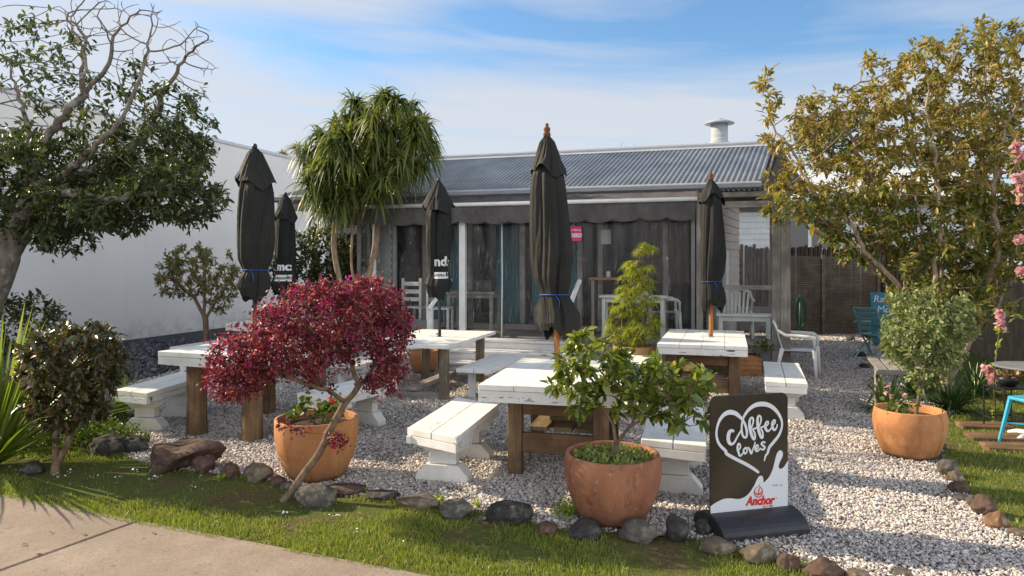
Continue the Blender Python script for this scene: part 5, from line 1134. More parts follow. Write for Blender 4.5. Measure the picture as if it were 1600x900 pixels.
def table(label, c, rot, L, Wd, h_, thick, legw=0.11, legx=0.36, legy=0.5, legm='wood_leg', apron=True, shelf=False, ground_rail=False, log=False, sleeve=True, group='white topped picnic tables'):
    rt = empty('picnic_table', (c[0], c[1], 0), R(-rot), label, 'table', group)
    planks(-Wd/2, Wd/2, -L/2, L/2, h_-0.045, h_, 4, gap=0.004).build('tabletop', MT['white'], rt, bevel=0.003)
    if thick > 0.06:
        mb = MB()
        for s_ in (-1, 1): mb.box((0, s_*(L/2-0.028), h_-0.045-(thick-0.045)/2-0.002), (Wd-0.004, 0.05, thick-0.047)); mb.box((s_*(Wd/2-0.03), 0, h_-0.045-(thick-0.045)/2-0.002), (0.045, L-0.12, thick-0.047))
        mb.build('edge_board', MT['white_x_worn'], rt, bevel=0.003)
    zt = h_-thick-0.001
    for sx in (-1, 1):
        for sy in (-1, 1):
            mb = MB()
            if log: mb.tube([(sx*legx, sy*legy, 0), (sx*legx, sy*legy, zt*0.5), (sx*legx, sy*legy, zt)], [legw*0.60, legw*0.55, legw*0.57], 14)
            else: mb.box((sx*legx, sy*legy, zt/2), (legw, legw*0.8, zt))
            mb.build('leg', MT[legm], rt, smooth=False, bevel=0.008)
    if apron:
        mb = MB()
        for sy in (-1, 1): mb.box((0, sy*legy, zt-0.075), (2*legx-legw-0.004, 0.045, 0.148))
        mb.each('apron', MT['wood_x'], rt, bevel=0.004)
    if shelf:
        mb = MB(); 
        for sy in (-1, 1): mb.box((0, sy*(legy-0.0), 0.27), (2*legx-legw-0.004, 0.05, 0.16))
        mb.each('lower_rail', MT['wood_x'], rt, bevel=0.004)
        mb = MB()
        for i, x in enumerate((-0.17, 0.03, 0.20)): mb.box((x, 0.05, 0.372), (0.15, 2*legy-0.0, 0.035))
        mb.box((0.05, -0.05, 0.41), (0.34, 0.22, 0.035)); mb.each('shelf', MT['wood_y'], rt, bevel=0.004)
    if ground_rail:
        mb = MB()
        for sy in (-1, 1): mb.box((0, sy*legy, 0.055), (2*legx-legw-0.004, 0.07, 0.09))
        mb.box((0, 0, 0.14), (0.14, 2*legy+0.1, 0.05)); mb.each('lower_rail', MT['wood_silver_x'], rt, bevel=0.004)
    if sleeve:
        mb = MB(); mb.box((0, 0, h_+0.016), (0.12, 0.12, 0.03)); mb.box((0, 0, h_+0.035), (0.08, 0.08, 0.03)); mb.build('pole_sleeve', MT['white'], rt, bevel=0.004)
    return rt
T1c, T1r = Vector((0.47, 6.05, 0)), 13.6
T2c, T2r = Vector((-2.64, 7.38, 0)), 20
T3c, T3r = Vector((-1.05, 9.50, 0)), 16.5
T4c, T4r = Vector((2.43, 8.90, 0)), 17
T5c, T5r = Vector((-3.72, 11.55, 0)), 17
table('white topped table with brown post legs behind the front citrus pot', T1c, T1r, 1.55, 1.13, 0.78, 0.135, 0.115, 0.345, 0.44, 'wood_leg', shelf=True)
table('white topped table on log legs left, behind the burgundy shrub', T2c, T2r, 1.6, 1.1, 0.86, 0.13, 0.17, 0.34, 0.52, 'wood_leg', log=True)
table('thin white topped table in the middle before the deck steps', T3c, T3r, 1.85, 1.15, 0.72, 0.052, 0.11, 0.42, 0.68, 'wood_leg_grey', apron=False, ground_rail=True)
table('white topped table with a wooden umbrella pole at right before the verandah', T4c, T4r, 1.85, 1.0, 0.78, 0.12, 0.13, 0.36, 0.6, 'wood_leg', shelf=True)
table('white topped table far left near the blank wall', T5c, T5r, 1.6, 1.05, 0.78, 0.12, 0.12, 0.36, 0.5, 'wood_leg_grey', shelf=False)

def bench(label, c, rot, L, Wd, h_=0.45, style='trestle', skew=0.0, inset=0.34, cover='white', n=2):
    rt = empty('bench', (c[0], c[1], 0), R(-rot), label, 'bench', 'white benches beside the picnic tables')
    planks(-Wd/2, Wd/2, -L/2, L/2, h_-0.05, h_, n, gap=0.008, skew=skew).build('seat', MT['white'], rt, bevel=0.004)
    if style == 'trestle':
        mb = MB()
        for s_ in (-1, 1): y = s_*(L/2-0.03); mb.add([(-Wd/2+0.01, y-0.03+skew*(-Wd/2), h_-0.115), (Wd/2-0.01, y-0.03+skew*Wd/2, h_-0.115), (Wd/2-0.01, y+0.03+skew*Wd/2, h_-0.115), (-Wd/2+0.01, y+0.03+skew*(-Wd/2), h_-0.115), (-Wd/2+0.01, y-0.03+skew*(-Wd/2), h_-0.052), (Wd/2-0.01, y-0.03+skew*Wd/2, h_-0.052), (Wd/2-0.01, y+0.03+skew*Wd/2, h_-0.052), (-Wd/2+0.01, y+0.03+skew*(-Wd/2), h_-0.052)], [(3, 2, 1, 0), (4, 5, 6, 7), (0, 1, 5, 4), (1, 2, 6, 5), (2, 3, 7, 6), (3, 0, 4, 7)])
        for s_ in (-1, 1): mb.b2(s_*(Wd/2-0.045), s_*(Wd/2-0.008), -L/2+0.07, L/2-0.07, h_-0.11, h_-0.053)
        mb.build('edge_board', MT['white_x'], rt, bevel=0.003)
        for s_ in (-1, 1):
            y = s_*(L/2-inset); f = Wd*0.46
            mb = MB(); mb.prism([(-f, h_-0.115), (-f, h_-0.16), (-f*0.62, h_-0.20), (f*0.62, h_-0.20), (f, h_-0.16), (f, h_-0.115)], 'y', y-0.055, y+0.055)
            mb.prism([(-f*0.52, h_-0.202), (-f*0.52, 0.147), (f*0.52, 0.147), (f*0.52, h_-0.202)], 'y', y-0.045, y+0.045)
            mb.prism([(-f*0.98, 0.0), (-f*0.98, 0.06), (-f*0.62, 0.145), (f*0.62, 0.145), (f*0.98, 0.06), (f*0.98, 0.0)], 'y', y-0.07, y+0.07)
            mb.build('trestle_foot', MT['plaster_white'], rt, bevel=0.006)
    else:
        for s_ in (-1, 1):
            y = s_*(L/2-inset)
            for sx in (-1, 1): mb = MB(); mb.box((sx*(Wd/2-0.075), y, (h_-0.10)/2), (0.09, 0.05, h_-0.10)); mb.build('leg', MT['white_z'], rt, bevel=0.004)
            mb = MB(); mb.box((0, y, h_-0.075), (Wd-0.03, 0.06, 0.045)); mb.box((0, y, 0.10), (Wd-0.25, 0.04, 0.05)); mb.each('cross_rail', MT['white_x'], rt, bevel=0.003)
    return rt
bench('white trestle bench at front left of the citrus pot', (-0.46, 5.86), 13, 1.26, 0.47, skew=-0.45, inset=0.30)
bench('white trestle bench right behind the citrus pot, partly hidden', (1.30, 5.62), 14, 1.35, 0.46, skew=-0.20, inset=0.30)
bench('white trestle bench furthest left beside the log-legged table', (-3.70, 7.50), 5, 1.15, 0.44, skew=-0.35, inset=0.26)
bench('white trestle bench between the burgundy shrub and the front table', (-1.66, 7.22), 26, 1.15, 0.44, skew=-0.2, inset=0.30)
bench('white legged bench in front of the deck steps, right of the thin table', (-0.24, 9.22), 17.5, 1.5, 0.46, 0.43, 'legs', inset=0.36)
bench('white legged bench left of the thin table, mostly hidden', (-1.90, 9.55), 20, 1.4, 0.44, 0.43, 'legs', inset=0.2)
bench('white bench right of the table nearest the path', (3.16, 8.2), 19, 1.6, 0.43, skew=-0.05, inset=0.3)
bench('white bench behind the citrus tree, left of the right-hand table', (1.50, 9.0), 17, 1.5, 0.43, inset=0.3)
bench('white bench left of the far table, in front of the small tree', (-4.75, 11.2), 17, 1.4, 0.42, style='legs', inset=0.2)

# ================================================================== UMBRELLAS
a = Mat('umbrella_canvas'); n1 = a.noise(a.coord((1, 1, 0.4)), 7, 6); geo = a.n('ShaderNodeNewGeometry')
col = a.ramp(n1, [(0.35, (0.007, 0.008, 0.008)), (0.7, (0.015, 0.016, 0.0155))])
pale = a.n('ShaderNodeMapRange')
a.bump(a.math('ADD', a.noise(a.coord((1.5, 1.5, 0.5), rot=(0, R(18), 0)), 16, 5, 0.6, 0.8), a.math('MULTIPLY', a.noise(a.coord(), 260, 2), 0.1)), 0.7, 0.012); MT['umb'] = a.done(col, 0.75, 0, 0.3); MT['umb'].node_tree.nodes['Principled BSDF'].inputs['Sheen Weight'].default_value = 0.0
a = Mat('faded_umbrella_canvas'); n1 = a.noise(a.coord((1, 1, 0.4)), 5, 6)
col = a.ramp(n1, [(0.35, (0.009, 0.0095, 0.0085)), (0.7, (0.020, 0.0195, 0.017))]); a.bump(a.math('ADD', a.noise(a.coord((1.5, 1.5, 0.5), rot=(0, R(18), 0)), 16, 5, 0.6, 0.8), a.math('MULTIPLY', a.noise(a.coord(), 260, 2), 0.1)), 0.7, 0.012); MT['umb_faded'] = a.done(col, 0.75, 0, 0.3); MT['umb_faded'].node_tree.nodes['Principled BSDF'].inputs['Sheen Weight'].default_value = 0.0
UMB = []
def umbrella(label, base, d, tilt, cap, body, tie, polem, fin, clothm, seed, tabh, top_px, legs_px=None, cord=True, lobes=2):
    """cap/body: lists of (photo row, half width px, centre px offset) at distance d, from the top down"""
    k = d/F; z = lambda py: H-(py-HZ)*k
    cx0 = base.x
    rt = empty('closed_umbrella', (base.x, base.y, tabh+0.005), 0, label, 'umbrella', 'closed black cafe umbrellas'); z0 = tabh+0.005
    def lean(zz): return tilt*(zz-z0)       # x offset of the pole by height
    mb = MB(); zt = z(top_px); zb = 0.0-z0
    pr = 0.026 if polem == 'wood_orange' else 0.021
    mb.tube([(lean(z0)-tilt*z0*0, 0, -tabh+0.28), (0, 0, 0), (lean(z(cap[0][0])), 0, z(cap[0][0])-z0)], [pr, pr, pr], 14); mb.build('pole', MT[polem], rt, smooth=True)
    if fin:
        mb = MB(); zc = z(cap[0][0])-z0; X = lean(z(cap[0][0])); mb.lathe([(0.03, -0.01), (0.034, 0.02), (0.024, 0.035), (0.03, 0.055), (0.028, 0.075), (0.012, 0.085), (0.016, 0.10), (0.010, 0.115), (0, 0.118)], 20, (X, 0, zc)); mb.build('finial', MT['finial'], rt, smooth=True)
    else:
        mb = MB(); zc = z(cap[0][0])-z0; X = lean(z(cap[0][0])); mb.lathe([(0.02, -0.01), (0.028, 0.02), (0.02, 0.045), (0, 0.055)], 16, (X, 0, zc)); mb.build('finial', MT['metal_black'], rt, smooth=True)
    rg = random.Random(seed); ph = [rg.uniform(0, 6.28) for _ in range(8)]
    def surf(prof, amp, n=160, m=70, ph_=0.0, tw=1.2, inner=0.0):
        ys = [p[0] for p in prof]
        def at(y):
            for i in range(len(prof)-1):
                if y <= prof[i+1][0]:
                    t = (y-prof[i][0])/(prof[i+1][0]-prof[i][0]); t = t*t*(3-2*t) if False else t
                    return prof[i][1]+(prof[i+1][1]-prof[i][1])*t, prof[i][2]+(prof[i+1][2]-prof[i][2])*t
            return prof[-1][1], prof[-1][2]
        def pt(th, y):
            R_, off = at(y); R_ = R_*k; zz_ = z(y); T = (y-ys[0])/(ys[-1]-ys[0])
            u = th*lobes+ph[0]+ph_+tw*T+0.6*math.sin(th*2+ph[1])+0.25*math.sin(6*T+ph[2])
            s1 = (1-abs(math.sin(u))**0.4)*0.8+(1-abs(math.sin(u*1.5+ph[7]+1.5*T))**0.5)*0.35*(0.5+0.5*math.sin(2.5*T+ph[6])); s2 = math.sin(th*3+ph[3]+3*T)*0.45+math.sin(th*7+ph[4]-5*T)*0.08
            tie_ = math.exp(-((y-tie)/9.0)**2)
            rr = R_*(1+amp*(1-0.35*tie_)*(-1.5*s1+0.45+s2*0.5))+0.0025*math.sin(th*23+ph[5]+T*8)
            fz = 0.0
            if y > ys[-1]-22*(1 if len(prof) > 3 else 0): fz = 0.05*((y-(ys[-1]-22))/22)*(math.sin(th*2+ph[6])+0.5*math.sin(th*5+ph[7]))
            return Vector((lean(zz_)+off*k+rr*math.cos(th), rr*math.sin(th), zz_-z0+fz))
        V = [tuple(pt(2*math.pi*j/n, ys[0]+(ys[-1]-ys[0])*i/m)) for i in range(m+1) for j in range(n)]
        Fc = [(i*n+j, i*n+(j+1) % n, (i+1)*n+(j+1) % n, (i+1)*n+j) for i in range(m) for j in range(n)]
        return V, Fc, pt
    V, Fc, pt = surf(body, 0.26); mb = MB(); mb.add(V, Fc); mb.build('canopy', clothm, rt, smooth=True)
    V, Fc, _ = surf(cap, 0.16, m=30, ph_=0.7, tw=0.2); mb = MB(); mb.add(V, Fc); 
    n = 160; mb.f.append(tuple(range(n))[::-1]); mb.build('vent_cap', clothm, rt, smooth=True)
    if cord:
        pts = []
        for j in range(49): th = 2*math.pi*j/48; p = pt(th, tie+1.5*math.sin(th)); q = Vector((lean(z(tie)), 0, 0)); v = p-Vector((q.x, 0, p.z)); p = Vector((q.x, 0, p.z))+v*1.02+v.normalized()*0.006; pts.append(p)
        mb = MB(); mb.tube(pts, 0.0055, 6); p = pts[36]; mb.tube([p, p+Vector((0.03, -0.01, -0.05)), p+Vector((0.035, -0.01, -0.12))], 0.005, 6); mb.build('tie_cord', MT['cord'], rt, smooth=True)
    return rt, pt
def tb(T, r_, dx=0, dy=0): return Vector((T.x+dx, T.y+dy, 0))
d1 = 6.25
umbrella('large black umbrella with wooden pole tied shut over the front table', Vector(((872-800)/F*d1, d1, 0)), d1, -0.048, [(213, 4, 0), (222, 11, 0), (240, 17, 0), (258, 23, 0), (270, 27, 0)],
         [(258, 17, 0), (275, 22, -1), (300, 25, -1), (350, 28, -1), (400, 31, 0), (435, 28, -1), (452, 22, 0), (461, 21, 0), (472, 24, 3), (490, 29, 8), (508, 30, 8), (520, 22, 4)], 461, 'wood_orange', True, MT['umb_faded'], 3, 0.78, 200)
d2 = 7.38
umbrella('black umbrella tied shut over the log-legged table at left', Vector(((398-800)/F*d2, d2, 0)), d2, 0.0, [(232, 4, 0), (240, 11, 0), (262, 20, 0), (288, 29, 2)],
         [(275, 20, 1), (300, 24, 1), (340, 25, 1), (380, 25, 1), (405, 23, 0), (423, 17, 1), (432, 21, 0), (450, 22, -1), (465, 17, -2)], 423, 'metal_black', False, MT['umb_faded'], 5, 0.86, 222)
d5 = 11.55
r5, pt5 = umbrella('furthest black umbrella with white lettering near its hem', Vector(((446-800)/F*d5, d5, 0)), d5, 0.0, [(305, 3, 0), (312, 8, 0), (328, 13, 0), (343, 18, 0)],
         [(335, 13, 0), (360, 14, 0), (400, 15, 0), (415, 13, 0), (425, 15, 0), (445, 20, -3), (458, 15, -3)], 413, 'metal_black', False, MT['umb'], 8, 0.78, 298, cord=False)
d3 = 9.5
r3, pt3 = umbrella('black umbrella with white lettering over the thin middle table', Vector(((687-800)/F*d3, d3, 0)), d3, -0.006, [(284, 3, 0), (292, 9, 0), (308, 18, 0), (327, 26, 0)],
         [(316, 17, 0), (340, 20, 0), (380, 20, 0), (405, 18, 0), (420, 16, -2), (430, 17, -1), (445, 21, -2), (461, 16, -2)], 420, 'metal_black', False, MT['umb'], 11, 0.72, 278, cord=False)
d4 = 8.95
umbrella('black umbrella with orange wooden pole over the right-hand table', Vector(((1111-800)/F*d4, d4, 0)), d4, -0.002, [(281, 3, 0), (288, 8, 1), (300, 15, 1), (312, 20, 1)],
         [(303, 14, 1), (320, 16, 1), (350, 18, 2), (400, 19, 3), (425, 17, 2), (441, 14, 0), (450, 16, 2), (468, 18, 3), (481, 14, 1)], 441, 'wood_orange', True, MT['umb'], 14, 0.78, 268)
# lettering: font text bent on to the cloth
def text_mesh(s_, size=1.0, shear=0.0, bold=0.0, extrude=0.0, align='CENTER', res=3):
    cu = bpy.data.curves.new('t', 'FONT'); cu.body = s_; cu.size = size; cu.shear = shear; cu.offset = bold; cu.extrude = extrude; cu.align_x = align; cu.resolution_u = res
    ob = bpy.data.objects.new('t', cu); COL.objects.link(ob); bpy.context.view_layer.update()
    dg = bpy.context.evaluated_depsgraph_get(); me = bpy.data.meshes.new_from_object(ob.evaluated_get(dg)); bpy.data.objects.remove(ob); bpy.data.curves.remove(cu)
    bm = bmesh.new(); bm.from_mesh(me); return bm
def wrap_print(name, bm, pt, d, px, py, m, rt, lift=0.006):
    k = d/F
    for _ in range(2): bmesh.ops.subdivide_edges(bm, edges=[e for e in bm.edges if e.calc_length() > 0.02], cuts=1)
    bmesh.ops.triangulate(bm, faces=bm.faces[:])
    cx = rt.location.x
    for v in bm.verts:
        X = (px-800)*k+v.co.x; y = py-v.co.y/k; lo, hi = -math.pi+0.05, -0.05          # find the angle whose x is X on the near side
        for _ in range(18):
            md = (lo+hi)/2; p = pt(md, y)
            if p.x+cx < X: lo = md
            else: hi = md
        p = pt(md, y); v.co = p+Vector((0, -lift, 0))
    me = bpy.data.meshes.new(name); bm.to_mesh(me); bm.free(); link_mesh(name, me, m, rt)
def rect_bm(w, h_, n=10):
    bm = bmesh.new(); vs = [[bm.verts.new((-w/2+w*i/n, -h_/2+h_*j/3, 0)) for i in range(n+1)] for j in range(4)]
    for j in range(3):
        for i in range(n): bm.faces.new((vs[j][i], vs[j][i+1], vs[j+1][i+1], vs[j+1][i]))
    return bm
wrap_print('white_lettering', text_mesh('nds', 0.17, 0, 0.007), pt3, d3, 694, 415, MT['ink_print'], r3)
wrap_print('white_band', rect_bm(0.24, 0.085), pt3, d3, 694, 430, MT['ink_print'], r3)
wrap_print('band_lettering', text_mesh('AWN BEE', 0.055, 0, 0.002), pt3, d3, 694, 432, MT['ink_black'], r3, 0.010)
wrap_print('white_lettering', text_mesh('mc', 0.18, 0, 0.008), pt5, d5, 447, 422, MT['ink_print'], r5)
wrap_print('white_band', rect_bm(0.25, 0.10), pt5, d5, 447, 434, MT['ink_print'], r5)
wrap_print('band_lettering', text_mesh('ORGANIC', 0.055, 0, 0.002), pt5, d5, 447, 436, MT['ink_black'], r5, 0.010)

# ================================================================== PAVEMENT SIGN
a0, a1 = G(1134, 853), G(1265, 838)
sd = (a1-a0); sd.z = 0; ang = math.atan2(sd.y, sd.x); Lb = sd.length; mid = (a0+a1)/2; sn = Vector((-sd.y, sd.x, 0)).normalized()
cS = mid+sn*0.19; cS.z = 0
sg = empty('pavement_sign', cS, ang, 'black and white coffee sign board standing in a black base on the gravel', 'sign')
PWd, z_lo = 0.565, 0.130
dS = cS.y
def panel_h(): return (H-(616-HZ)*dS/F)
PH = panel_h()-z_lo
mb = MB(); hb = 0.122; pr = [(-0.19, 0.0)]+[(-0.19*math.cos(t*math.pi/16)**1.0, 0.012+hb*math.sin(t*math.pi/16)) for t in range(0, 17)]+[(0.19, 0.0)]
pr = [(-0.19, 0.0)]+[(-0.19*math.cos(t*math.pi/16), 0.012+hb*math.sin(t*math.pi/16)**0.8) for t in range(0, 17)]+[(0.19, 0.0)]
mb.prism(pr, 'x', -Lb/2-0.01, Lb/2+0.01); o = mb.build('base', MT['rubber'], sg, bevel=0.008)
def rrect(w, h_, r_, n=8):
    P_ = []
    for cx, cy, a_ in ((w/2-r_, h_/2-r_, 0), (-w/2+r_, h_/2-r_, 90), (-w/2+r_, -h_/2+0.004, 180), (w/2-r_, -h_/2+0.004, 270)):
        rr = r_ if a_ < 135 else 0.004
        if a_ >= 180: cx = math.copysign(w/2-0.004, cx)
        for i in range(n+1): t = R(a_+90*i/n); P_.append((cx+rr*math.cos(t), cy+rr*math.sin(t)))
    return P_
a = Mat('sign_face_brown_black'); a.done((0.022, 0.018, 0.013), 0.22, 0, 0.6); n1 = a.noise(a.coord(), 5, 5)
a.link(a.ramp(n1, [(0.3, (0.020, 0.017, 0.012)), (0.7, (0.030, 0.024, 0.016))]), a.b.inputs['Base Color']); MT['sign_face'] = a.m
off_x = -0.01
mb = MB(); mb.prism([(x+off_x, z+z_lo+PH/2) for x, z in rrect(PWd, PH, 0.045)], 'y', -0.006, 0.006); pn = mb.build('panel', MT['sign_face'], sg, bevel=0.0015)
def sp(px, py):       # photo pixel on the sign -> panel coordinates
    b = (py-616)/(812-616)
    for _ in range(4):
        xl = 1115-9*b; xr = 1249-6*b; a_ = (px-xl)/(xr-xl); yb = 812-10*a_; b = (py-616)/(yb-616)
    return ((a_-0.5)*PWd+off_x, z_lo+PH*(1-b))
def catmull(P_, n=10):
    out = []
    for i in range(len(P_)-1):
        p0 = P_[max(i-1, 0)]; p1 = P_[i]; p2 = P_[i+1]; p3 = P_[min(i+2, len(P_)-1)]
        for j in range(n):
            t = j/n; out.append(tuple(0.5*((2*p1[q])+(-p0[q]+p2[q])*t+(2*p0[q]-5*p1[q]+4*p2[q]-p3[q])*t*t+(-p0[q]+3*p1[q]-3*p2[q]+p3[q])*t**3) for q in range(len(p1))))
    out.append(tuple(P_[-1])); return out
def stroke(mb, pts, w, y, n=8):
    """flat stroke with round ends; pts in photo pixels, w in photo pixels (number or list)"""
    if not hasattr(w, '__len__'): w = [w]*len(pts)
    P_ = catmull([(p[0], p[1], q) for p, q in zip(pts, w)], n); C = [Vector((*sp(p[0], p[1]), 0)) for p in P_]; k = PWd/134.0; ws = [p[2]*k/2 for p in P_]; m_ = len(C); V = []; Fc = []
    for i in range(m_):
        t = C[min(i+1, m_-1)]-C[max(i-1, 0)]; t = t.normalized() if t.length > 1e-9 else Vector((1, 0, 0)); q = Vector((-t.y, t.x, 0))*ws[i]
        yy = y-0.000002*i
        V += [(C[i].x+q.x, yy, C[i].y+q.y), (C[i].x-q.x, yy, C[i].y-q.y)]
    Fc = [(2*i, 2*i+1, 2*i+3, 2*i+2) for i in range(m_-1)]; mb.add(V, Fc)
    for e, s_ in ((0, 1), (m_-1, -1)):
        V = [(C[e].x, y-0.0004, C[e].y)]+[(C[e].x+ws[e]*math.cos(2*math.pi*j/14), y-0.0004, C[e].y+ws[e]*math.sin(2*math.pi*j/14)) for j in range(14)]; mb.add(V, [(0, j+1, (j+1) % 14+1) for j in range(14)])
mb = MB(); c1_ = lambda x, y: (1100+x/9, 610+y/9); c2__ = lambda x, y: (1100+x/5.622, 700+y/5.622)
heart = [c2__(515, 252), c2__(480, 225), c2__(400, 175), c2__(300, 122), c2__(215, 70), c1_(330, 880), c1_(255, 800), c1_(212, 715), c1_(200, 610), c1_(222, 500), c1_(265, 405), c1_(335, 330), c1_(420, 302), c1_(505, 325), c1_(565, 375), c1_(612, 430), c1_(650, 510), c1_(668, 600), c1_(662, 672), c1_(632, 690), c1_(600, 650), c1_(590, 550), c1_(605, 450), c1_(640, 365), c1_(715, 275), c1_(810, 218), c1_(905, 203), c1_(1005, 218), c1_(1100, 272), c1_(1180, 365), c1_(1225, 470), c1_(1220, 570), c1_(1170, 680), c1_(1090, 770), c1_(1015, 850), c2__(615, 75), c2__(592, 105), c2__(580, 145)]
hw = [3.8, 4.6, 5, 5, 5, 4.8, 4.4, 4, 3.6, 3.8, 4.8, 6.2, 7.2, 6.6, 5.2, 4, 4, 4, 3.6, 3.4, 3.4, 3.4, 3.4, 4, 5.2, 6.4, 7.2, 6.8, 6, 4.8, 3.8, 3.6, 4.4, 5, 4.8, 4, 3.2, 2.2]
stroke(mb, heart, hw, -0.008)
stroke(mb, [c1_(455, 585), c1_(425, 578), c1_(392, 610), c1_(375, 690), c1_(388, 755), c1_(425, 780), c1_(470, 750), c1_(525, 660), c1_(580, 580)], [4.2, 5, 6, 6, 5.6, 4.2, 3.4, 3, 2.6], -0.0095)
stroke(mb, [c1_(735, 560), c1_(768, 480), c1_(772, 415), c1_(745, 398), c1_(716, 450), c1_(716, 550), c1_(738, 650), c1_(768, 718), c1_(792, 700), c1_(788, 630), c1_(762, 570), c1_(805, 560), c1_(835, 535)], [2.4, 2.8, 3, 3, 4.2, 5, 5, 4, 3.2, 3, 2.6, 2.6, 2.4], -0.0095)
stroke(mb, [c1_(858, 540), c1_(892, 460), c1_(894, 400), c1_(866, 374), c1_(842, 420), c1_(842, 530), c1_(862, 630), c1_(892, 702), c1_(915, 686), c1_(912, 615), c1_(888, 555), c1_(930, 540), c1_(965, 505)], [2.4, 2.8, 3, 3, 4.2, 5, 5, 4, 3.2, 3, 2.6, 2.6, 2.4], -0.0095)
stroke(mb, [c1_(960, 535), c1_(1002, 510), c1_(1008, 472), c1_(985, 470), c1_(960, 515), c1_(967, 578), c1_(1000, 610), c1_(1040, 580), c1_(1068, 535)], [2.4, 2.6, 2.8, 3, 4.2, 4.4, 3.4, 2.6, 2.2], -0.0095)
stroke(mb, [c1_(1065, 535), c1_(1108, 500), c1_(1118, 458), c1_(1093, 456), c1_(1070, 500), c1_(1076, 565), c1_(1105, 597), c1_(1138, 562), c1_(1150, 520)], [2.4, 2.6, 2.8, 3, 4.2, 4.4, 3.4, 2.6, 2.2], -0.0095)
stroke(mb, [c1_(515, 880), c1_(556, 840), c1_(552, 790), c1_(526, 782), c1_(512, 850), c2__(328, 60), c2__(340, 92), c2__(362, 80), c2__(378, 55)], [2.2, 2.4, 2.8, 3.2, 3.8, 3.8, 3.2, 2.4, 2.2], -0.0095)
stroke(mb, [c2__(400, 22), c2__(378, 40), c2__(386, 72), c2__(408, 62), c2__(410, 32), c2__(392, 20), c2__(425, 22)], [2.8, 3, 3.2, 2.6, 2.4, 2.4, 2], -0.0095)
stroke(mb, [c2__(428, 22), c2__(440, 45), c2__(452, 76), c2__(468, 40), c2__(482, 10), c1_(790, 768)], [2.6, 3.6, 3.2, 2.4, 2.4, 2.2], -0.0095)
stroke(mb, [c2__(500, 42), c2__(520, 24), c2__(520, 2), c2__(504, 4), c2__(494, 32), c2__(505, 56), c2__(530, 44), c2__(542, 28)], [2.2, 2.4, 2.6, 3, 3.6, 3.2, 2.4, 2], -0.0095)
stroke(mb, [c1_(945, 775), c1_(915, 768), c1_(890, 792), c1_(915, 822), c1_(940, 848), c1_(915, 880), c1_(870, 868)], [2.6, 3, 3.4, 3.6, 3.4, 3, 2.2], -0.0095)
mb.build('white_lettering', MT['ink_white'], pn)
# milk splash along the bottom
spl = [(28, 565), (80, 530), (150, 497), (195, 488), (245, 489), (300, 496), (345, 490), (390, 468), (430, 430), (470, 375), (500, 320), (522, 292), (545, 285), (560, 298), (564, 325), (565, 350), (595, 328), (630, 288), (660, 230), (680, 170), (696, 115), (712, 78), (735, 58), (756, 62), (768, 84), (762, 118), (742, 152), (724, 188), (722, 215), (737, 228), (762, 220), (790, 192), (811, 158)]
poly = [sp(*c2__(*p)) for p in catmull([spl[0]]+spl[1:], 3)]; poly[0] = (-PWd/2+off_x+0.001, poly[0][1]); poly[-1] = (PWd/2+off_x-0.001, poly[-1][1])
bm = bmesh.new(); lo_z = z_lo+0.003
loop = [bm.verts.new((x, -0.0075, z)) for x, z in [(-PWd/2+off_x+0.001, lo_z)]+poly+[(PWd/2+off_x-0.001, lo_z)]]
es = [bm.edges.new((loop[i], loop[(i+1) % len(loop)])) for i in range(len(loop))]; bmesh.ops.triangle_fill(bm, edges=es, use_beauty=True)
me = bpy.data.meshes.new('milk_splash'); bm.to_mesh(me); bm.free(); link_mesh('milk_splash', me, MT['ink_white'], pn)
# red wordmark and emblem
def flat_text(name, s_, x0, y0, x1, y1, hpx, m, parent, shear=0.0, bold=0.0, y=-0.0105):
    bm = text_mesh(s_, 1.0, shear, bold, align='LEFT'); xs = [v.co.x for v in bm.verts]; ys_ = [v.co.y for v in bm.verts]; A0_, A1_ = sp(x0, y0), sp(x1, y1); w = max(xs)-min(xs); hh = max(ys_)
    hp = hpx*PWd/134*1.0
    for v in bm.verts:
        t = (v.co.x-min(xs))/w; v.co = Vector((A0_[0]+(A1_[0]-A0_[0])*t, y, A0_[1]+(A1_[1]-A0_[1])*t+v.co.y/hh*hp))
    me = bpy.data.meshes.new(name); bm.to_mesh(me); bm.free(); return link_mesh(name, me, m, parent)
flat_text('red_lettering', 'Anchor', *c2__(375, 556), *c2__(672, 546), 13.5, MT['ink_red'], pn, 0.28, 0.045)
flat_text('small_red_lettering', 'Since 1886', *c2__(546, 580), *c2__(648, 572), 2.9, MT['ink_red'], pn, 0.1, 0.01)
flat_text('small_red_lettering', 'TM', *c2__(676, 498), *c2__(692, 497), 1.6, MT['ink_red'], pn, 0.0, 0.01)
mb = MB()
stroke(mb, [c2__(x, y) for x, y in [(518, 362), (526, 385), (545, 408), (550, 438), (536, 468), (508, 482), (480, 470), (468, 440), (476, 412), (498, 388), (518, 384)]], [0.5, .9, 1.1, 1.3, 1.5, 1.6, 1.4, 1.2, 1, .8, .5], -0.0105)
stroke(mb, [c2__(x, y) for x, y in [(524, 392), (516, 410), (508, 450)]], [0.8, 1.4, 1.6], -0.0105)
stroke(mb, [c2__(x, y) for x, y in [(476, 432), (488, 452), (508, 458), (530, 448), (540, 428)]], [0.8, 1.8, 2.2, 1.8, .8], -0.0105)
mb.build('red_emblem', MT['ink_red'], pn)
mb = MB()
for x in (658, 672, 688, 692, 728, 738): stroke(mb, [c2__(x, 372), c2__(x+6, 380)], 0.8, -0.0105)
mb.build('scuff_marks', MT['rk_grey'], pn)

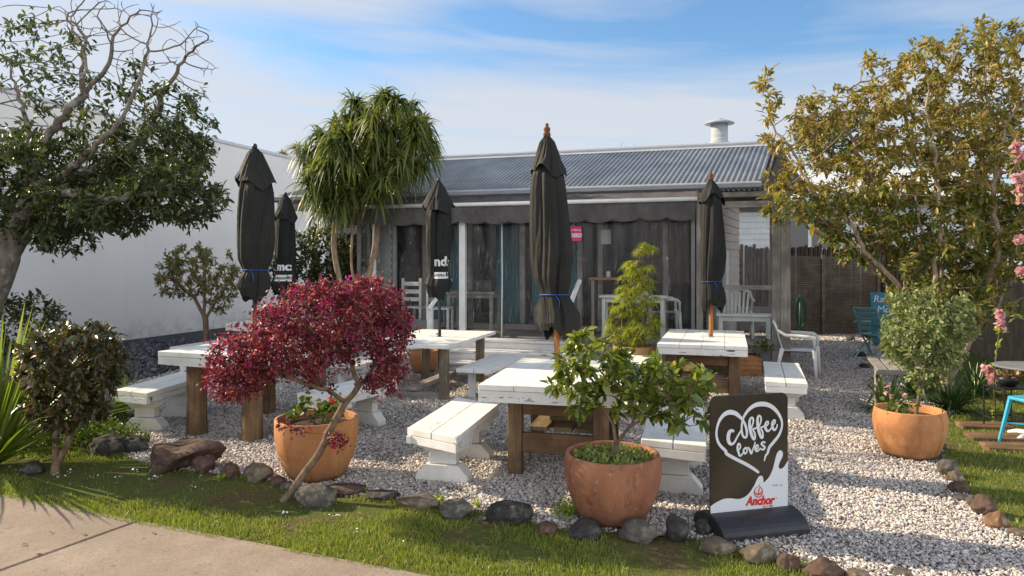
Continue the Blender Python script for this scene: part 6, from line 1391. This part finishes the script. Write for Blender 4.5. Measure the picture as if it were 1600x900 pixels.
# ================================================================== CHAIRS AND STOOLS
def plastic_chair(label, c, rot, group=None, s_=1.0):
    rt = empty('plastic_armchair', c, R(rot), label, 'chair', group); m = MT['plastic_white']     # faces -y locally
    mb = MB(); n = 12; rows = []
    for j in range(n+1):
        for i in range(n+1):
            x = -0.21+0.42*i/n; y = -0.22+0.42*j/n; rows.append((x*(1+0.08*(1-j/n)), y, 0.43-0.02*math.sin(math.pi*i/n)*math.sin(math.pi*j/n)-0.03*max(0, 1-j/2.0)**2*0.5-0.01*j/n))
    for z_ in (0, -0.012): mb.v += [(x, y, z+z_) for x, y, z in rows]
    K = (n+1)**2
    for j in range(n):
        for i in range(n): q = j*(n+1)+i; mb.f += [(q, q+1, q+n+2, q+n+1), (K+q, K+q+n+1, K+q+n+2, K+q+1)]
    mb.build('seat', m, rt, smooth=True)
    mb = MB()                                                            # slatted back
    for i in range(7):
        u = -0.18+0.06*i; pts = [(u*0.92, 0.20+0.02*(1-(u/0.2)**2), 0.44), (u, 0.24+0.03*(1-(u/0.2)**2), 0.60), (u*1.08, 0.30+0.03*(1-(u/0.2)**2), 0.80)]
        for a_, b_ in zip(pts, pts[1:]):
            a_, b_ = Vector(a_), Vector(b_); mb.add([a_+Vector((-.017, 0, 0)), a_+Vector((.017, 0, 0)), b_+Vector((.017, 0, 0)), b_+Vector((-.017, 0, 0)), a_+Vector((-.017, .01, 0)), a_+Vector((.017, .01, 0)), b_+Vector((.017, .01, 0)), b_+Vector((-.017, .01, 0))], [(0, 1, 2, 3), (7, 6, 5, 4), (0, 3, 7, 4), (1, 5, 6, 2)])
    mb.tube([(-0.235, 0.26, 0.70), (-0.22, 0.30, 0.80), (-0.12, 0.335, 0.835), (0, 0.345, 0.845), (0.12, 0.335, 0.835), (0.22, 0.30, 0.80), (0.235, 0.26, 0.70)], [0.02]*7, 8)
    mb.build('backrest', m, rt, smooth=True)
    for sx in (-1, 1):
        mb = MB(); mb.tube([(sx*0.235, 0.265, 0.72), (sx*0.27, 0.15, 0.655), (sx*0.285, -0.05, 0.65), (sx*0.285, -0.18, 0.645), (sx*0.275, -0.235, 0.61), (sx*0.26, -0.24, 0.45)], [0.02, 0.026, 0.028, 0.028, 0.024, 0.02], 8); mb.build('armrest', m, rt, smooth=True)
        for sy, y0, y1 in ((-1, -0.235, -0.27), (1, 0.20, 0.30)):
            mb = MB(); mb.tube([(sx*0.245, y0, 0.46), (sx*0.255, (y0+y1)/2, 0.22), (sx*0.265, y1, 0.0)], [0.032, 0.026, 0.02], 8); mb.build('leg', m, rt, smooth=True)
    return rt
cc = G(1250, 592); cc.z = 0
plastic_chair('white plastic armchair on the gravel outside the right bay', cc+Vector((0, 0.05, 0)), 62)
q = cafe_pt(0.62, 0.75, 0.45); ch2 = plastic_chair('white plastic armchair behind the clear screen of the right bay', q, -16+180, None)
q = cafe_pt(-0.55, 0.95, 0.45); copy_ = copy_tree(ch2); copy_.location = q; copy_.rotation_euler.z = R(-16+100); copy_['label'] = 'white plastic armchair in the verandah behind the feathery plant'
# white table in the bay
def slim_table(label, c, rot, L, Wd, h_, m, cat='table'):
    rt = empty('dining_table', c, R(rot), label, cat)
    mb = MB(); mb.box((0, 0, h_-0.02), (L, Wd, 0.04)); mb.box((0, 0, h_-0.08), (L-0.12, Wd-0.12, 0.075)); mb.build('tabletop', MT[m], rt, bevel=0.004)
    for sx in (-1, 1):
        for sy in (-1, 1): mb = MB(); mb.box((sx*(L/2-0.07), sy*(Wd/2-0.07), (h_-0.05)/2), (0.06, 0.06, h_-0.05)); mb.build('leg', MT[m], rt, bevel=0.003)
slim_table('white bench table behind the clear screen of the right bay', cafe_pt(0.75, 0.35, 0.452), -TH, 0.85, 0.3, 0.46, 'white_x')
slim_table('pale wooden table behind the curtain left of the white post', cafe_pt(-3.95, 0.85, 0.452), -TH, 0.95, 0.6, 0.74, 'wood_silver_x')
slim_table('pale table in the verandah behind the feathery plant', cafe_pt(-1.0, 0.5, 0.452), -TH, 1.1, 0.4, 0.72, 'white_x')
def ladder_chair(label, c, rot):
    rt = empty('ladder_back_chair', c, R(rot), label, 'chair', 'ladder back chairs inside the verandah'); m = MT['white_worn']
    mb = MB(); mb.box((0, 0, 0.45), (0.42, 0.40, 0.03)); mb.build('seat', m, rt, bevel=0.006)
    for sx in (-1, 1):
        mb = MB(); mb.box((sx*0.19, -0.18, 0.217), (0.04, 0.04, 0.434)); mb.build('leg', m, rt)
        mb = MB(); mb.box((sx*0.19, 0.19, 0.49), (0.04, 0.035, 0.98)); mb.build('leg', m, rt)
    mb = MB()
    for z_ in (0.60, 0.74, 0.88): mb.box((0, 0.19, z_), (0.335, 0.02, 0.07))
    mb.build('backrest', m, rt, bevel=0.004)
ladder_chair('white ladder back chair inside the curtain, furthest left', cafe_pt(-4.95, 0.55, 0.452), -TH+170)
ladder_chair('white ladder back chair inside the curtain, beside the pale wooden table', cafe_pt(-4.42, 0.35, 0.452), -TH+100)
# box on the table, bar shelf and pale bundle
mb = MB(); mb.box((0, 0, 0.09), (0.30, 0.2, 0.16)); mb.box((0, 0, 0.185), (0.32, 0.22, 0.03)); mb.tube([(-.06, 0, .2), (-.03, 0, .25), (.03, 0, .25), (.06, 0, .2)], .008, 6)
o = mb.build('storage_box', MT['metal_black'], None, bevel=0.006); o.location = cafe_pt(-3.70, 0.75, 1.193); o.rotation_euler = (0, 0, R(-TH)); tag(o, 'small dark lidded box on the pale wooden table', 'box')
bs = empty('bar_shelf', cafe_pt(-1.35, 1.15, 0.452), R(-TH), 'brown timber bar ledge behind the clear curtain', 'shelf')
mb = MB(); mb.box((0, 0, 0.98), (1.0, 0.28, 0.045)); mb.build('ledge', MT['wood_orange'], bs, bevel=0.004)
for sx in (-1, 1): mb = MB(); mb.box((sx*0.44, 0, 0.477), (0.05, 0.2, 0.955)); mb.build('bracket', MT['wood_silver'], bs)
mb = MB(); mb.lathe([(0.03, 0), (0.038, 0.005), (0.038, 0.08), (0.028, 0.095), (0.028, 0.105), (0, 0.107)], 20); o = mb.build('jar', MT['plastic_white'], None, smooth=True); o.location = cafe_pt(-1.52, 1.1, 1.459); tag(o, 'small white jar on the timber bar ledge', 'jar')
bm = bmesh.new(); bmesh.ops.create_icosphere(bm, subdivisions=4, radius=1)
for v in bm.verts: p = v.co.copy(); p *= 1+.12*mnoise.noise(p*3)+.05*mnoise.noise(p*9); v.co = Vector((p.x*.26, p.y*.22, max(p.z, -.9)*.36))
me = bpy.data.meshes.new('hessian_sack'); bm.to_mesh(me); bm.free(); MT['hessian'] = simple('hessian', (.34, .27, .18), (.2, .15, .1), 30, .9, .5)
o = link_mesh('hessian_sack', me, MT['hessian'], smooth=True); o.location = cafe_pt(-2.55, 0.85, 0.78); tag(o, 'pale lumpy sack behind the curtain in the doorway', 'sack')
# closed sign
cs = empty('closed_sign', W(900, 363, 10.95), R(-TH), 'small magenta closed sign hanging inside the clear curtain', 'sign')
cs.location = cafe_pt(-1.72, 0.05, 2.19)
mb = MB(); mb.box((0, 0, 0), (0.28, 0.008, 0.24)); mb.build('board', MT['pink_sign'], cs); mb = MB(); mb.tube([(-.03, 0, .12), (0, 0, .17), (.03, 0, .12)], .004, 6); mb.build('hanging_cord', MT['ink_white'], cs)
def label_text(s_, size, x, z, parent, m, bold=0.0, shear=0.0, y=-0.0065, rotz=0):
    bm = text_mesh(s_, size, shear, bold)
    for v in bm.verts: v.co = Vector((v.co.x+x, y, v.co.y+z))
    me = bpy.data.meshes.new('lettering'); bm.to_mesh(me); bm.free(); return link_mesh('lettering', me, m, parent)
label_text("Sorry We're", 0.05, 0, 0.045, cs, MT['ink_white'], 0.001, 0.2); label_text('CLOSED', 0.082, 0, -0.055, cs, MT['ink_white'], 0.003)
cs.location = cafe_pt(-1.93, 0.0, 2.19)
mb = MB(); mb.box((0, 0, 0), (0.17, 0.004, 0.24)); o = mb.build('notice', simple('grey_notice_paper', (.28, .28, .27), (.22, .22, .21), 9, .8, 0), None); o.location = cafe_pt(-1.42, 0.2, 2.14); o.rotation_euler = (0, 0, R(-TH)); tag(o, 'plain grey paper notice right of the magenta sign', 'notice')

# teal board on a folding chair
fc = empty('folding_chair', G(1366, 562), R(28), 'faded teal wooden folding chair at the edge of the gravel path', 'chair'); m = MT['teal_pale']      # faces -x-ish
for sy in (-1, 1):
    mb = MB(); mb.tube([(0.30, sy*.22, 0), (-0.05, sy*.22, .45), (-0.26, sy*.22, .92)], [.02, .022, .02], 4); mb.build('back_frame', m, fc)
    mb = MB(); mb.tube([(-0.30, sy*.19, 0), (0.22, sy*.19, .46)], [.02, .02], 4); mb.build('leg', m, fc)
    mb = MB(); mb.tube([(-0.2, sy*.25, .66), (0.26, sy*.25, .64)], [.022, .022], 4); mb.tube([(0.24, sy*.25, .64), (0.20, sy*.25, .02)], [.018, .018], 4); mb.build('armrest', m, fc)
mb = MB()
for i in range(6): mb.box((-0.18+i*.075, 0, .455), (.06, .42, .02))
mb.build('seat', m, fc)
mb = MB()
for i in range(5): mb.box((-0.11-i*.035, 0, .56+i*.085), (.015, .42, .065), Matrix.Rotation(R(-22), 3, 'Y'))
mb.build('backrest', m, fc)
ts = empty('chalk_sign', W(1384, 535, 12.25), R(-4), 'teal board with white hand lettering leaning on the folding chair', 'sign'); ts.rotation_euler = (R(-7), 0, R(-4))
mb = MB(); mb.box((0.06, 0, .43), (.56, .02, .88)); mb.build('board', MT['teal'], ts, bevel=.003)
label_text('Rabbit', .17, .04, .70, ts, MT['ink_white'], .0, .2, -.0125); label_text('Moon', .17, .08, .52, ts, MT['ink_white'], 0, .1, -.0125); label_text('Cafe', .17, .08, .34, ts, MT['ink_white'], 0, .1, -.0125)
# weathered slatted chair behind the right pot
wc = empty('slatted_chair', G(1428, 652)+Vector((0, .35, 0)), R(-14), 'weathered grey slatted folding seat behind the bright orange pot', 'chair')
mb = MB()
for i in range(5): mb.box((-.26+i*.13, 0, .58-abs(i-2)*.0), (.11, .42, .018), Matrix.Rotation(R(24 if False else 0), 3, 'Y'))
mb.build('seat', MT['wood_silver'], wc, bevel=.003)
for sx in (-1, 1): mb = MB(); mb.tube([(sx*.28, -.18, .0), (sx*.22, .18, .57)], .015, 4); mb.tube([(sx*.26, .18, .0), (sx*.24, -.18, .57)], .015, 4); mb.build('leg', MT['wood_silver'], wc)
mb = MB(); mb.box((0, .2, .555), (.66, .03, .04)); mb.box((0, -.2, .555), (.66, .03, .04)); mb.each('seat_frame', MT['wood_silver_x'], wc)
wc.rotation_euler = (R(14), 0, R(-10))

# round table, blue stool, plant stand, stepping planks at right
rtb = G(1618, 688); rtc = empty('round_table', rtb, 0, 'round metal garden table with a pale pedestal at the right edge', 'table')
mb = MB(); mb.lathe([(0.34, .70), (.345, .705), (.345, .715), (.34, .72), (0, .721)], 40); mb.build('tabletop', MT['metal_grey'], rtc, smooth=False)
mb = MB(); mb.tube([(0, 0, .03), (0, 0, .70)], .03, 14); mb.build('pedestal', MT['metal_pale'], rtc, smooth=True)
mb = MB()
for i in range(4): t = R(20+90*i); mb.tube([(0, 0, .06), (.18*math.cos(t), .18*math.sin(t), .05), (.26*math.cos(t), .26*math.sin(t), .02)], [.03, .024, .02], 8)
mb.build('base', MT['metal_pale'], rtc, smooth=True)
sb = G(1594, 693); s_c = empty('metal_stool', sb+Vector((0.03, -.12, 0)), R(12), 'bright blue metal stool beside the round table', 'stool')
mb = MB(); mb.prism([(x, y) for x, y in rrect(.30, .30, .05)], 'z', .43, .455); mb.build('seat', MT['blue_stool'], s_c, bevel=.006)
for sx in (-1, 1):
    for sy in (-1, 1): mb = MB(); mb.tube([(sx*.12, sy*.12, .435), (sx*.185, sy*.185, 0)], [.022, .014], 6); mb.build('leg', MT['blue_stool'], s_c)
mb = MB(); mb.tube([(-.155, -.155, .2), (.155, .155, .2)], .008, 6); mb.tube([(-.155, .155, .2), (.155, -.155, .2)], .008, 6); mb.build('stretcher', MT['blue_stool'], s_c)
pst = G(1588, 676); ps = empty('plant_stand', pst+Vector((0, .12, 0)), R(8), 'black wire plant stand behind the blue stool', 'stand')
mb = MB()
for sx in (-1, 1):
    for sy in (-1, 1): mb.tube([(sx*.16, sy*.13, 0), (sx*.16, sy*.13, .44)], .009, 6)
for z_ in (.44, .12): mb.tube([(-.16, -.13, z_), (.16, -.13, z_), (.16, .13, z_), (-.16, .13, z_), (-.16, -.13, z_)], .009, 6)
mb.build('frame', MT['metal_black'], ps); mb = MB(); mb.box((0, 0, .445), (.33, .27, .01)); mb.build('tray', MT['metal_black'], ps)
pt_c = ps.location+Vector((0, 0, .452)); pot('terracotta_pot', 'small dark bowl of succulents on the black plant stand', pt_c, .10, .09, MT['metal_black'], fill=.02)
bush('potted_plant', 'pinkish and green succulent in the bowl on the black stand', 'plant', pt_c+Vector((0, 0, .07)), [(tuple(pt_c+Vector((0, 0, .12))), (.13, .12, .06), 50)], [[tuple(pt_c+Vector((0, 0, .07))), tuple(pt_c+Vector((0, 0, .10)))]], leaf_mat('pinkish_succulent', [(.30, .12, .10), (.22, .2, .06), (.40, .22, .18), (.16, .2, .06)], .25), MT['bark_brown'], .035, .5, 5, .03, .004, .002, seed=201, back=1)
for i, (px, py, w_, lab) in enumerate([(1540, 671, .5, 'upper weathered timber stepping plank beside the plant stand'), (1575, 690, .7, 'middle weathered timber stepping plank under the blue stool'), (1590, 706, .55, 'lower weathered timber stepping plank on the sunlit lawn')]):
    p = G(px, py); mb = MB(); mb.box((0, 0, .022), (w_, .13, .044)); mb.box((0.05, .15, .02), (w_, .12, .04)); o = mb.build('stepping_plank', MT['wood_x'], None, bevel=.006); o.location = p; o.rotation_euler = (0, 0, R(-6)); tag(o, lab, 'plank', 'timber stepping planks on the side lawn')
# box planter and small pots by the verandah
bp_ = G(1172, 590); b_r = empty('ribbed_planter', bp_+Vector((0, .15, 0)), R(-TH), 'orange ribbed rectangular planter at the foot of the right bay', 'planter')
mb = MB(); 
for i in range(9): mb.box((0, 0, .02+i*.036), (.42 if i % 2 else .40, .26 if i % 2 else .24, .036))
mb.build('box', MT['terra_c'], b_r, bevel=.004); mb = MB(); mb.box((0, 0, .325), (.36, .2, .02)); mb.build('potting_soil', MT['soil'], b_r)
p = W(662, 590, 10.9); p.z = 0; pot('terracotta_pot', 'terracotta pot behind the thin middle table, left of the steps', p, .22, .36, MT['terra_a'])
p = cafe_pt(-1.95, -0.22, 0.305); pot('terracotta_pot', 'small orange pot on the deck steps behind the wooden umbrella pole', p+Vector((0, 0, .15-.15+.0)), .10, .17, MT['terra_c'])
# coiled green hose by the screen
hs = G(1243, 530)+Vector((0, -.3, 0)); rt = empty('garden_hose', hs, 0, 'green garden hose hung in a coil beside the verandah post', 'hose')
mb = MB(); MT['hose'] = simple('green_hose', (.01, .09, .05), (.008, .06, .035), 30, .4, 0)
pts = []
for i in range(160): t = i/160*6.28*4; pts.append((.10*math.sin(t)*(1+.06*math.sin(t*.3)), .05*math.cos(t*.5), .62+.34*math.cos(t)*(1+.05*math.sin(t*.37))))
mb.tube(pts, .011, 6); mb.tube([(0.0, .05, 0), (0, .05, 1.02)], .018, 6); mb.build('hose_coil', MT['hose'], rt, smooth=True)
bpy.context.view_layer.update()
